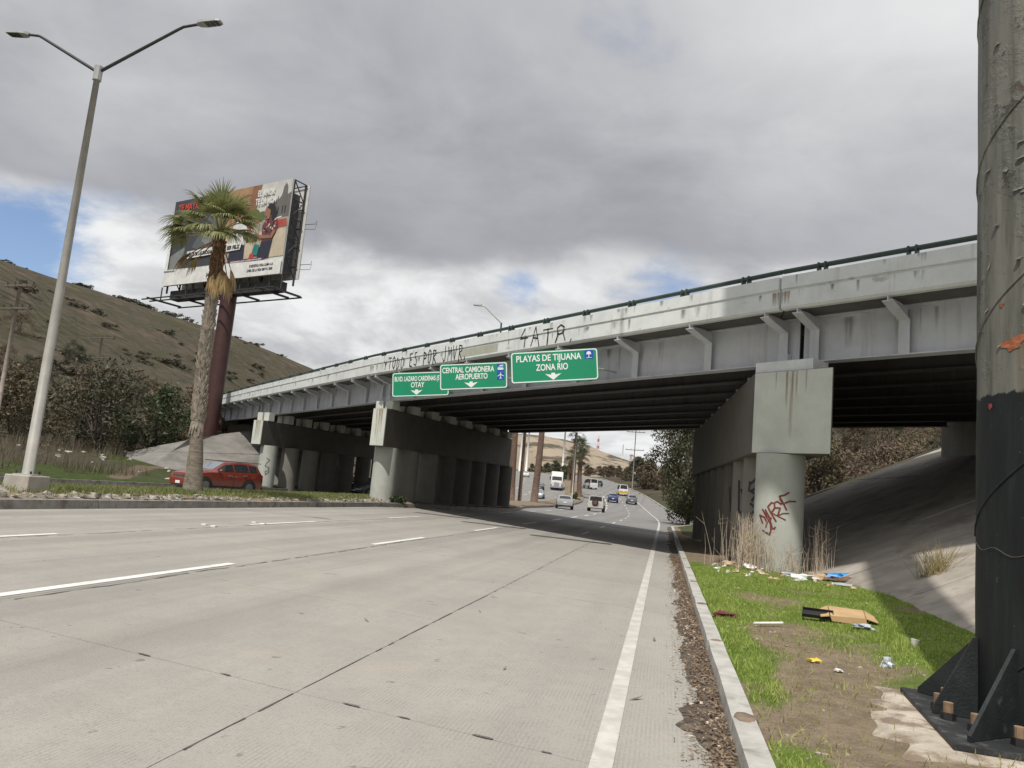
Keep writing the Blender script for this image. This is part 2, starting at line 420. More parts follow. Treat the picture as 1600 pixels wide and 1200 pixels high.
def wl(s): return float(np.interp(s, [0, 36, 45, 53, 66, 95, 125, 400], [-13.4, -13.4, -11.5, -10.1, -11.7, -11.7, -10.3, -10.3]))      # left edge of the main road
def wm(s): return float(np.interp(s, [0, 80, 132, 400], [-17.4, -17.4, -14.2, -14.2]))      # far side of the median
def wr(s): return float(np.interp(s, [0, 57, 70, 82, 400], [.57, .57, 2.6, 3.6, 3.2]))       # right edge of the paving
def wfoot(s): return float(np.interp(s, [0, 10, 16, 42.5, 60], [4.0, 4.15, 4.32, .8, .8]))
def strip(ss, fa, fb, za, zb, nw=1, zjit=0):
    V = []; F = []
    for s in ss:
        a, b = fa(s), fb(s)
        for k in range(nw+1):
            t = k/nw; w = a+(b-a)*t; x, y = xy(s, w)
            V.append((x, y, float(zprof(s)+za(s, w)*(1-t)+zb(s, w)*t)))
    for i in range(len(ss)-1):
        for k in range(nw):
            q = i*(nw+1)+k; F.append((q, q+1, q+nw+2, q+nw+1))
    return np.array(V), np.array(F)
SS = list(np.arange(-12, 44, 2.0))+[44.69, 44.71]+list(np.arange(46, 62, 2.0))+list(np.arange(62, 360, 4.0))

def build_roads():
    V, F = strip(SS, lambda s: wl(s)-.02, lambda s: wr(s)+.02, lambda s, w: cross(w)-(.06 if s < 44.7 else .004), lambda s, w: cross(w)-(.06 if s < 44.7 else .004), 10)
    road = npmesh('road', V, F, [ROADFAR], kind='structure')
    # cast concrete slabs with skewed transverse joints
    joints = [-2.0, 1.6, 5.15, 8.68, 12.35, 15.9]+[15.9+3.6*k for k in range(1, 9)]
    lanes = [(wl(0), -9.82), (-9.82, -6.2), (-6.2, -2.48), (-2.48, .57)]
    g = .0035
    for (a, b) in lanes:
        for i in range(len(joints)-1):
            sk = lambda s, w: s-.17*(w+1.4)
            s0, s1 = joints[i], joints[i+1]
            dz = RNG.normal(0, .0012)
            pts = [(a+g, s0+g), (b-g, s0+g), (b-g, s1-g), (a+g, s1-g)]
            top = [rp(sk(s, w), w, dz) for w, s in pts]; bot = [p-Vector((0, 0, .055)) for p in top]
            mb = MB(); mb.hexa(bot, top)
            obj('slab', mb, ROAD, road, off=False)
    end = 15.9+3.6*12
    # markings
    def mark(s0, s1, w0, w1, name='lane_dash', n=1, mat=None):
        mb = MB(); 
        for k in range(n):
            a = s0+(s1-s0)*k/n; b = s0+(s1-s0)*(k+1)/n
            mb.quad(rp(a, w0, .006), rp(a, w1, .006), rp(b, w1, .006), rp(b, w0, .006))
        return obj(name, mb, mat or PAINTW, road, off=False)
    mark(-6, 60, -.35, -.21, 'edge_line', 22, EDGEW)
    mark(60, 150, -.36, -.21, 'edge_line', 18, EDGEW)
    for k in range(-1, 16):
        w = -6.35+.0; s1 = 10.9+9.55*k
        mark(s1-(4.6 if k == 0 else 3.75), s1, w-.07-.004*k, w+.07, n=1 if s1 < 60 else 2)
    for k in range(0, 16):
        s1 = 11.4+9.85*k
        if k < 9: mark(s1-3.7, s1, -9.98, -9.86, n=2)
    for k in range(0, 14):
        s1 = 36+9.7*k
        mark(s1-3.0, s1, -3.36, -3.26, n=2)
    for s in (16, 18.2):
        mb = MB()
        for q in range(2): mb.box(rp(s+.1*q, -9.9-.3*q, .012), (.11, .11, .022), ax=(.979, -.205, 0))
        obj('road_stud', mb, SIGNW, road, off=False)
    # the opposite carriageway
    V, F = strip(SS, lambda s: -26.7, lambda s: wm(s)+.02, lambda s, w: .10+0*s, lambda s, w: .12, 8)
    r2 = npmesh('opposite_road', V, F, [mat_road('opposite_road_cloud_shade', (.25, .245, .235), (.17, .168, .165), tine=False)], kind='structure')  # surface toned down to carry cloud shade in its base colour
    for w in (-20.6, -23.7):
        for k in range(0, 26):
            s0 = 6+10*k; mb = MB(); q = [rp(s0, w-.06), rp(s0, w+.06), rp(s0+3.5, w+.06), rp(s0+3.5, w-.06)]
            for p_, s_ in zip(q, (s0, s0, s0+3.5, s0+3.5)): p_.z = float(zprof(s_))+.118
            mb.quad(*q); obj('lane_dash', mb, PAINTW, r2, off=False)
    # kerbs: blocks near, a run further on
    kr = MB(); k0 = obj('kerb', MB().box(rp(-9, .64, -.1), (.1, .1, .1)), KERB, kind='structure')
    pads = [2.9, 6.03, 9.3, 12.7, 16.2, 19.6, 23, 26.4, 29.8, 33.2, 36.6, 40, 43.4, 46.8, 50.2, 53.6, 57]
    for i in range(len(pads)-1):
        a, b = pads[i]+.02, pads[i+1]-.02
        mb = MB(); n = 6
        jit = [random.uniform(-.008, .008) for _ in range(n+1)]; jz = [random.uniform(-.007, .006) for _ in range(n+1)]
        for k in range(n):
            p, q = a+(b-a)*k/n, a+(b-a)*(k+1)/n
            lo = [rp(p, .56, -.1), rp(p, .75, -.1), rp(q, .75, -.1), rp(q, .56, -.1)]
            hi = [rp(p, .575+jit[k], .15+jz[k]), rp(p, .735+jit[k]*.5, .155+jz[k]), rp(q, .735+jit[k+1]*.5, .155+jz[k+1]), rp(q, .575+jit[k+1], .15+jz[k+1])]
            mb.add(lo+hi, [(0, 1, 5, 4)]*(k == 0)+[(4, 5, 6, 7), (1, 2, 6, 5), (2, 3, 7, 6)]*(k == n-1)+([(4, 5, 6, 7), (1, 2, 6, 5)] if k < n-1 else [])+[(3, 0, 4, 7)])
        obj('kerb_block', mb, KERB, k0, off=False)
    mb = MB(); mb2 = MB()
    obj('kerb_block', MB().hexa([rp(-9, .56, -.1), rp(-9, .75, -.1), rp(2.88, .75, -.1), rp(2.88, .56, -.1)], [rp(-9, .575, .15), rp(-9, .735, .15), rp(2.88, .735, .15), rp(2.88, .575, .15)]), KERB, k0, off=False)
    ss = list(np.arange(57, 300, 4.0))
    for a, b in zip(ss[:-1], ss[1:]):
        mb.hexa([rp(a, wr(a), -.1), rp(a, wr(a)+.2, -.1), rp(b, wr(b)+.2, -.1), rp(b, wr(b), -.1)], [rp(a, wr(a)+.01, .15), rp(a, wr(a)+.19, .15), rp(b, wr(b)+.19, .15), rp(b, wr(b)+.01, .15)])
    obj('kerb_run', mb, KERB, k0, off=False)
    k1 = obj('median_kerb', MB().box(rp(-13, wl(0)-.1, -.1), (.1, .1, .1)), KERBL, kind='structure')
    a = -10.0
    while a < 96:
        b = a+random.choice((2.9, 3.1, 3.0)); j = random.uniform(-.012, .012)
        lo = [rp(a+.012, wl(a)-.2, -.1), rp(a+.012, wl(a), -.1), rp(b-.012, wl(b), -.1), rp(b-.012, wl(b)-.2, -.1)]
        hi = [rp(a+.012, wl(a)-.19+j, .205), rp(a+.012, wl(a)-.02+j, .20), rp(b-.012, wl(b)-.02+j, .20), rp(b-.012, wl(b)-.19+j, .205)]
        obj('kerb_block', MB().hexa(lo, hi), KERBL, k1, off=False); a = b
    mb = MB(); ss = list(np.arange(a, 320, 5.0))
    for a, b in zip(ss[:-1], ss[1:]):
        mb.hexa([rp(a, wl(a)-.2, -.1), rp(a, wl(a), -.1), rp(b, wl(b), -.1), rp(b, wl(b)-.2, -.1)], [rp(a, wl(a)-.19, .22), rp(a, wl(a)-.02, .22), rp(b, wl(b)-.02, .22), rp(b, wl(b)-.19, .22)])
    for a, b in zip(SS[:-1], SS[1:]):
        def q(s, w, z): x, y = xy(s, w); return Vector((x, y, float(zprof(s))+z))
        mb.hexa([q(a, wm(a), -.1), q(a, wm(a)+.2, -.1), q(b, wm(b)+.2, -.1), q(b, wm(b), -.1)], [q(a, wm(a), .30), q(a, wm(a)+.18, .30), q(b, wm(b)+.18, .30), q(b, wm(b), .30)])
    obj('kerb_run', mb, KERBL, k1, off=False)
    mb = MB()
    for a, b in zip(SS[:-1], SS[1:]):
        mb.hexa([q(a, -26.9, -.1), q(a, -26.7, -.1), q(b, -26.7, -.1), q(b, -26.9, -.1)], [q(a, -26.9, .34), q(a, -26.72, .34), q(b, -26.72, .34), q(b, -26.9, .34)])
    obj('far_kerb', mb, KERBL, kind='structure')
build_roads()

# ------------------------------------------------------------------ ground
RIDGE_AZ = np.array([-180, -120, -90, -60, -45, -34.77, -29.3, -24.88, -21.05, -17.44, -14.17, -11.31, -8, -4, -.39, 2.48, 4.17, 6.09, 7.3, 9.92, 14, 20, 26, 34, 60, 90, 140, 180.])
RIDGE_T = np.array([.05, .12, .17, .205, .205, .1975, .1858, .1722, .1612, .1447, .1276, .1128, .098, .083, .0743, .0754, .0729, .0674, .06, .0482, .045, .10, .155, .17, .14, .08, .05, .05])
R1 = np.interp(RIDGE_AZ, [-180, -35, -11, 0, 10, 16, 24, 60, 180], [260, 230, 300, 520, 600, 420, 150, 160, 260])
R0 = np.interp(RIDGE_AZ, [-180, -35, -20, -11, 0, 10, 16, 24, 60, 180], [80, 70, 95, 150, 290, 340, 220, 52, 60, 80])
def sstep(x): x = np.clip(x, 0, 1); return x*x*(3-2*x)
def fbm(x, y, sc, oct=4, seed=0):
    out = np.zeros(np.shape(x)); a = 1.0; tot = 0
    for o in range(oct):
        k = sc*2**o
        out += a*vnoise(np.asarray(x)*k+seed*17.3+o*5.1, np.asarray(y)*k-seed*9.7+o*3.3); tot += a; a *= .5
    return out/tot
_G = np.random.default_rng(3).random((256, 256))
def vnoise(x, y):
    xi = np.floor(x).astype(int); yi = np.floor(y).astype(int); fx = x-xi; fy = y-yi
    fx = fx*fx*(3-2*fx); fy = fy*fy*(3-2*fy)
    g = lambda i, j: _G[i & 255, j & 255]
    return (g(xi, yi)*(1-fx)+g(xi+1, yi)*fx)*(1-fy)+(g(xi, yi+1)*(1-fx)+g(xi+1, yi+1)*fx)*fy
wfoot_v = lambda s: np.interp(s, [0, 10, 16, 42.5, 60], [4.0, 4.15, 4.32, .8, .8])
def hT(x, y):
    x = np.asarray(x, float); y = np.asarray(y, float)
    s, w = inv(x, y); r = np.hypot(x, y); az = np.degrees(np.arctan2(x, y))
    zp = zprof(np.clip(s, -50, 420))
    tan = np.interp(az, RIDGE_AZ, RIDGE_T); r0 = np.interp(az, RIDGE_AZ, R0); r1 = np.interp(az, RIDGE_AZ, R1)
    rough = (fbm(x, y, 1/38., 4, 1)-.5)
    hill = (1.6+tan*r1)*np.clip(sstep((r-r0)/(r1-r0))*.55+.45*np.clip((r-r0)/(r1-r0), 0, 1), 0, 1)
    hill = np.where(r > r1, (1.6+tan*r1)*np.exp(-(r-r1)/900.), hill)
    hill = hill+rough*np.clip((r-r0)/60, 0, 1)*4.0*np.clip((r1-r)/60, .15, 1)
    # left of the roads
    tl = -26.9-w
    zl = zp+.25+np.clip(tl, 0, 12)*.07+np.clip(tl-6, 0, 30)*.06+fbm(x, y, .35, 3, 2)*.25
    zl = np.maximum(zl, zl*(1-sstep((tl-4)/40))+np.maximum(hill, zl)*sstep((tl-4)/40))
    # right of the road
    wrr = np.interp(s, [0, 57, 70, 82, 400], [.57, .57, 2.6, 3.6, 3.2])
    tr = w-wrr-.2
    slope = .25+.485*(w-wfoot_v(s))-.35
    nr = np.where(s < 41, np.minimum(np.maximum(slope, -.15), 6.3), -.15)
    zr2 = zp+.10+np.clip(tr, 0, 60)*.10+fbm(x, y, .3, 3, 5)*.3*np.clip(tr/3, 0, 1)
    zr2 = np.maximum(zr2, np.minimum(hill, zr2+50)*sstep((tr-2)/16))
    k = sstep((s-40)/8)
    zr = nr*(1-k)+zr2*k
    zc = zp-.30
    z = np.where(w < -26.8, zl, np.where(tr > 0, zr, zc))
    return z
def mat_terrain():
    m, t, bs = newmat('dry_hillside'); p = pos(t); x, y, z = t.sep(p)
    a = t.noise(p, .035, 6, .6); b = t.noise(p, .22, 6, .65); c_ = t.noise(p, 1.6, 5, .7)
    c = t.mix(t.ramp(b, .35, .68), (.094, .080, .060), (.068, .060, .045))  # browns set low so the hill's colour holds the cloud shadow
    c = t.mix(t.math('MULTIPLY', t.ramp(a, .48, .62), .75), c, (.075, .070, .044))
    c = t.mix(t.math('MULTIPLY', t.ramp(c_, .56, .70), .55), c, (.036, .036, .024))
    e = t.noise(t.vmath('ADD', p, (31, 7, 0)), .42, 8, .72)
    c = t.mix(t.math('MULTIPLY', t.ramp(e, .47, .57), t.ramp(a, .38, .55, .45, .95)), c, (.040, .042, .026))
    c = t.mix(t.math('MULTIPLY', t.ramp(t.noise(t.vmath('ADD', p, (3, 17, 5)), .11, 6, .68), .48, .60), .8), c, (.062, .060, .036))
    c = t.mix(t.math('MULTIPLY', t.ramp(t.noise(t.vmath('ADD', p, (13, 7, 5)), .09, 6, .7), .52, .66), .8), c, (.135, .098, .072))
    c = t.mix(t.math('MULTIPLY', t.ramp(t.noise(p, 6.0, 4, .7), .5, .7), .4), c, (.125, .10, .075))
    # pale eroded cuts on the far hill across the road
    d = t.ramp(y, 270, 320)
    strat = t.noise(t.comb(t.math('MULTIPLY', x, .022), t.math('MULTIPLY', y, .014), t.math('MULTIPLY', z, .17)), 1.0, 8, .66)
    c = t.mix(t.math('MULTIPLY', d, t.ramp(strat, .455, .52)), c, (.42, .35, .27))
    c = t.mix(t.math('MULTIPLY', d, .35), c, (.17, .14, .11))
    at = t.new('ShaderNodeAttribute', attribute_name='green').outputs['Fac']
    gm = t.math('MULTIPLY', t.ramp(at, .3, .7), t.ramp(b, .30, .52))
    c = t.mix(gm, c, t.mix(t.ramp(c_, .4, .65), (.04, .068, .018), (.07, .082, .03)))
    ap = t.new('ShaderNodeAttribute', attribute_name='path').outputs['Fac']
    c = t.mix(t.ramp(t.math('ADD', ap, t.math('MULTIPLY', t.math('SUBTRACT', c_, .5), .6)), .42, .62), c, (.15, .115, .085))
    t.put(bs.inputs['Base Color'], c); bs.inputs['Roughness'].default_value = 1.0; bs.inputs['Specular IOR Level'].default_value = .1
    bump(t, bs, t.noise(p, 2.2, 7, .7), .6, .25)
    return m
def build_terrain():
    th = np.radians(np.concatenate([np.arange(-180, -46, 4), np.arange(-46, 46, .3), np.arange(46, 181, 4)]))
    rr = np.concatenate([np.linspace(.3, 12, 8), np.geomspace(14, 130, 110), np.geomspace(132, 700, 90), np.geomspace(740, 4500, 14)])
    T, R = np.meshgrid(th, rr, indexing='ij'); X = R*np.sin(T); Y = R*np.cos(T); Z = hT(X, Y)
    s, w = inv(X, Y); tl = -26.9-w
    green = np.where(tl > 0, 1-sstep((tl-2.5)/7), 0)
    green = np.maximum(green, np.exp(-(((X+25.5)/5.5)**2+((Y-57)/7)**2)))
    green = np.maximum(green, np.where((w > wfoot_v(s)-8) & (s > 42) & (s < 150) & (w < 9), .55, 0))
    # a footpath climbing from the far kerb
    pts = np.array([(-20.5, 41.5), (-22.5, 47), (-24.0, 52), (-24.5, 57), (-24.4, 63), (-23.5, 70), (-22.6, 78)])
    d = np.full(X.shape, 99.0)
    for a, b in zip(pts[:-1], pts[1:]):
        ab = b-a; t_ = np.clip(((X-a[0])*ab[0]+(Y-a[1])*ab[1])/(ab@ab), 0, 1)
        d = np.minimum(d, np.hypot(X-a[0]-t_*ab[0], Y-a[1]-t_*ab[1]))
    path = np.clip(1-d/1.1, 0, 1)
    n, m = T.shape; V = np.stack([X, Y, Z], -1).reshape(-1, 3)
    i, j = np.meshgrid(np.arange(n-1), np.arange(m-1), indexing='ij'); q = (i*m+j).ravel()
    F = np.stack([q, q+1, q+m+1, q+m], -1)
    npmesh('ground', V, F, mat_terrain(), smooth=True, kind='structure', attr={'green': green.ravel(), 'path': path.ravel()})
build_terrain()

def mat_verge():
    m, t, bs = newmat('verge_soil_and_grass'); p = pos(t)
    at = t.new('ShaderNodeAttribute', attribute_name='grass').outputs['Fac']
    soil = t.mix(t.ramp(t.noise(p, 5, 6, .7), .35, .65), (.255, .20, .145), (.17, .135, .095))
    soil = t.mix(t.math('MULTIPLY', t.ramp(t.noise(p, 45, 3, .6), .55, .7), .5), soil, (.33, .28, .22))
    g = t.mix(t.ramp(t.noise(p, 3, 5, .6), .35, .65), (.085, .145, .022), (.13, .185, .04))
    k = t.ramp(t.math('ADD', at, t.math('MULTIPLY', t.math('SUBTRACT', t.noise(p, 14, 4, .7), .5), .5)), .36, .62)
    t.put(bs.inputs['Base Color'], t.mix(k, soil, g)); bs.inputs['Roughness'].default_value = 1.0; bs.inputs['Specular IOR Level'].default_value = .1
    bump(t, bs, t.noise(p, 22, 6, .7), .7, .04)
    return m
MVERGE = mat_verge()
def grass_mask(s, w):
    s = np.asarray(s, float); w = np.asarray(w, float)
    """1 where grass grows on the right verge, 0 on bare trodden soil"""
    n = fbm(s*1.0, w*1.6, .55, 4, 11)
    g = .02+1.12*n
    g = g+np.interp(s, [2, 6, 7.8, 10, 14, 19.5, 21.5, 24], [-.10, -.06, .10, .20, .25, .20, -.30, -.45])
    path = np.exp(-((w-(1.35+.02*s))/.55)**2)*np.interp(s, [4, 7, 9, 13, 17], [.22, .20, .18, .24, .05])
    g = g-.20*np.clip(fbm(s, w, 1.5, 3, 77)-.46, 0, 1)*4*np.interp(s, [0, 12, 16], [1, 1, .2])-path-np.exp(-((s-6.2)/.9)**2-((w-1.7)/.75)**2)*.22-np.exp(-((s-8.5)/.5)**2-((w-1.5)/.8)**2)*.16
    g = g+np.exp(-((w-.95)/.22)**2)*np.interp(s, [0, 8, 10, 18], [.36, .25, .12, .1])
    return np.clip(g, 0, 1)
def verge_z(s, w):
    return .13+.05*(fbm(s, w, .9, 3, 4)-.5)+.02*(fbm(s, w, 4, 3, 8)-.5)+.036*np.clip(w-.7, 0, 4)
def build_verge():
    sa = np.concatenate([np.arange(-6, 2, .5), np.arange(2, 26, .11), np.arange(26, 62, .8)]); nk = 44
    V = []; A = []
    for s in sa:
        f = wfoot(s)+.25 if s < 50 else wr(s)+3; a = wr(s)+.17
        w = np.linspace(a, max(f, a+.3), nk); z = verge_z(np.full(nk, s), w); z[0] -= .02
        for k in range(nk): x, y = xy(s, w[k]); V.append((x, y, float(z[k])))
        A.append(grass_mask(np.full(nk, s), w) if s < 27 else np.full(nk, .2))
    n = len(sa); i, j = np.meshgrid(np.arange(n-1), np.arange(nk-1), indexing='ij'); q = (i*nk+j).ravel()
    npmesh('verge', V, np.stack([q, q+1, q+nk+1, q+nk], -1), MVERGE, smooth=True, kind='structure', attr={'grass': np.concatenate(A)})
    # grass blades
    N = 150000
    u = RNG.random(N); s = 1.6+19.0*u**1.35; w = .76+RNG.random(N)*(np.interp(s, [0, 10, 16, 42.5], [4.0, 4.15, 4.32, .8])-.76)
    g = grass_mask(s, w); keep = RNG.random(N) < np.clip((g-.33)*2.6, 0.11, .95); s, w, g = s[keep], w[keep], g[keep]
    pole = np.hypot(.205*s+.979*w-4.14, .979*s-.205*w-5.8) > 1.0; s, w, g = s[pole], w[pole], g[pole]
    grass_mesh('verge_grass', s, w, verge_z(s, w)-.01, np.clip((.02+.075*g*RNG.random(len(s)))*(.25+1.1*fbm(s, w, 1.6, 3, 41)), .012, .11), .007, GRASSM)
    N = 30000; s = 1.6+19*RNG.random(N)**1.3; w = .78+RNG.random(N)*(np.interp(s, [0, 10, 16, 42.5], [4.0, 4.15, 4.32, .8])-.78)
    g = grass_mask(s, w); keep = (RNG.random(N) < np.clip(.8-np.abs(g-.36)*2.2, .06, .6)) & (np.hypot(.205*s+.979*w-4.14, .979*s-.205*w-5.8) > 1.0); s, w = s[keep], w[keep]
    grass_mesh('verge_straw', s, w, verge_z(s, w)-.01, .02+.09*RNG.random(len(s))**2, .006, mat_foliage('straw_blade', (.34, .29, .15), (.30, .31, .10), .3, 6))
def grass_mesh(name, s, w, z, h, bw, mat, zroad=False):
    n = len(s)
    x = .205*s+.979*w; y = .979*s-.205*w
    a = RNG.random(n)*2*np.pi; dx, dy = np.cos(a)*bw*(.7+.6*RNG.random(n)), np.sin(a)*bw*(.7+.6*RNG.random(n))
    lx, ly = RNG.normal(0, .45, n)*h, RNG.normal(0, .45, n)*h
    V = np.empty((n, 3, 3)); V[:, 0] = np.stack([x-dx, y-dy, z], -1); V[:, 1] = np.stack([x+dx, y+dy, z], -1); V[:, 2] = np.stack([x+lx, y+ly, z+h], -1)
    npmesh(name, V.reshape(-1, 3), np.arange(n*3).reshape(-1, 3), mat, kind='stuff')
build_verge()
def build_median():
    sa = np.concatenate([np.arange(-10, 62, .45), np.arange(62, 330, 3.0)]); nk = 16
    V = []; A = []
    for s in sa:
        a, b = wl(s)-.17, wm(s)+.15; w = np.linspace(a, b, nk); t_ = np.linspace(0, 1, nk)
        top = float(zprof(s))+.295+.185; z = top*np.ones(nk)+.13*np.sin(np.pi*t_)**.7+.09*(fbm(np.full(nk, s), w, 1.3, 3, 3)-.4)-.22*np.clip(t_-.8, 0, 1)/.2
        for k in range(nk): x, y = xy(s, w[k]); V.append((x, y, float(z[k])))
        A.append(np.clip(.52-.5*np.exp(-(t_*4.0/.8)**2)+.5*(fbm(np.full(nk, s), w, .5, 3, 6)-.5), 0, 1)*(1 if s < 42 else .35 if s < 76 else .62))
    n = len(sa); i, j = np.meshgrid(np.arange(n-1), np.arange(nk-1), indexing='ij'); q = (i*nk+j).ravel()
    npmesh('median', V, np.stack([q+nk, q+nk+1, q+1, q], -1), MVERGE, smooth=True, kind='structure', attr={'grass': np.concatenate(A)})
    N = 80000; s = 10+50*RNG.random(N)**1.3; w = -13.75-3.5*RNG.random(N)
    k = (RNG.random(N) < np.clip(fbm(s, w, .7, 3, 9)*1.6-.15-.5*np.exp(-((w+13.7)/.45)**2), 0, 1)) & (s < 46); s, w = s[k], w[k]
    t_ = (-13.57-w)/3.7
    grass_mesh('median_grass', s, w, .50+.13*np.sin(np.pi*np.clip(t_, 0, 1))**.7, .05+.13*RNG.random(len(s)), .012, GRASSDRY)
    # stones and broken kerb rubble along the median's edge
    mb = MB()
    for i in range(900):
        s = 9+42*random.random()**1.2; w = wl(s)-.2-abs(random.gauss(0, .45)); r = random.choice((.03, .04, .05, .07, .11))*random.uniform(.7, 1.3)
        p = rp(s, w); mb.blob((p.x, p.y, .50+.06*min(1, (-13.5-w))+r*.15), (r*random.uniform(.8, 1.5), r, r*.7), i, 6, 4, .9)
    obj('median_rubble', mb, M('pale_rubble', (.30, .275, .235), .95, .5, 5, col2=(.14, .125, .10), thr=(.5, .65)), smooth=False, kind='stuff')
build_median()

def build_gutter():
    """ragged band of wet silt and leaf litter against the right kerb"""
    sa = np.concatenate([np.arange(-2, 22, .05), np.arange(22, 60, .3)]); nk = 9; V = []
    for s in sa:
        wid = .08+.22*vnoise(np.array(s*1.1), np.array(2.0))+.10*vnoise(np.array(s*4.7), np.array(7.0))+.05*vnoise(np.array(s*14.), np.array(3.))
        wid = wid*float(np.interp(s, [0, 8, 16, 24, 60], [.85, 1.0, 1.05, .95, .9]))
        for k in range(nk):
            t_ = k/(nk-1); w = .575-wid*(1-t_); x, y = xy(s, w)
            V.append((x, y, float(cross(w))+.004+.022*(t_**.6)+.018*float(vnoise(np.array(s*17.), np.array(w*19.)))*(t_ > 0)))
    n = len(sa); i, j = np.meshgrid(np.arange(n-1), np.arange(nk-1), indexing='ij'); q = (i*nk+j).ravel()
    npmesh('gutter_silt', V, np.stack([q, q+1, q+nk+1, q+nk], -1), M('gutter_silt', (.095, .075, .058), .95, .45, 14, bmp=.8, bscale=60, col2=(.20, .155, .11), thr=(.52, .68)), smooth=False, kind='stuff')
    N = 9000; s = 1+24*RNG.random(N)**1.2; w = .56-np.abs(RNG.normal(0, .15, N)); keep = w > .05; s, w = s[keep], w[keep]; n = len(s)
    x = .205*s+.979*w; y = .979*s-.205*w; z = cross(w)+.02+.03*RNG.random(n)
    a = RNG.random(n)*6.28; L = .008+.022*RNG.random(n); B = .004+.008*RNG.random(n); zz = RNG.normal(0, .008, n)
    ca, sa_ = np.cos(a), np.sin(a)
    V = np.stack([np.stack([x-ca*L, y-sa_*L, z-zz], -1), np.stack([x+sa_*B, y-ca*B, z], -1), np.stack([x+ca*L, y+sa_*L, z+zz], -1), np.stack([x-sa_*B, y+ca*B, z+.004], -1)], 1)
    npmesh('gutter_leaf_litter', V.reshape(-1, 3), np.arange(n*4).reshape(-1, 4), mat_foliage('leaf_litter', (.075, .05, .035), (.27, .19, .12), .1, 40), kind='stuff')
build_gutter()

def build_slope():
    """concrete paved bank under the bridge, cast in panels"""
    root = bpy.data.objects.new('slope_paving', None); COL.objects.link(root); root.location = (8.3, 16.2, 0); root['kind'] = 'structure'
    def sp(s, t_): 
        w = wfoot(s)+t_; return Vector((.205*s+.979*w, .979*s-.205*w, .25+.485*t_))
    cuts = [2, 5.5, 9, 12.2, 15.6, 19, 22.4, 26, 30, 34, 36.4]; rows = [-.35, 3.2, 6.6, 9.8, 12.9]
    for a, b in zip(cuts[:-1], cuts[1:]):
        for c, d in zip(rows[:-1], rows[1:]):
            g = .022; mb = MB(); n = 3
            dz = random.uniform(-.012, .012)
            for k in range(n):
                p, q = a+g+(b-a-2*g)*k/n, a+g+(b-a-2*g)*(k+1)/n
                top = [sp(p, c+g), sp(p, d-g), sp(q, d-g), sp(q, c+g)]
                for v in top: v.z += dz
                mb.hexa([v-Vector((0, 0, .12)) for v in top], top)
            obj('paving_panel', mb, SLOPE, root)
build_slope()

def build_left_bank():
    root = bpy.data.objects.new('concrete_bank', None); COL.objects.link(root); root.location = (-22, 57, .5); root['kind'] = 'structure'
    T = [(-28.4, 58.4, 1.95), (-26.4, 59.2, 2.7), (-24.7, 60, 3.3), (-24, 64, 4.1), (-21.5, 67, 5.0), (-16, 73, 5.0)]
    Bt = [(-28.2, 57.8, 1.6), (-26.8, 56.6, 1.45), (-25.2, 55.8, 1.2), (-22.3, 55.2, .7), (-18.6, 57.2, .35), (-12, 66.5, .25)]
    for i in range(5):
        for j in range(2):
            q = lambda a, b, t_: Vector(a)*(1-t_)+Vector(b)*t_
            pts = [q(Bt[i], T[i], .01+.5*j), q(Bt[i+1], T[i+1], .01+.5*j), q(Bt[i+1], T[i+1], .5+.49*j), q(Bt[i], T[i], .5+.49*j)]
            mb = MB(); mb.hexa([v-Vector((0, 0, .5)) for v in pts], pts); obj('paving_panel', mb, M('bank_concrete', (.20, .19, .175), .9, .2, .8, col2=(.13, .12, .11), thr=(.5, .7)), root)
build_left_bank()
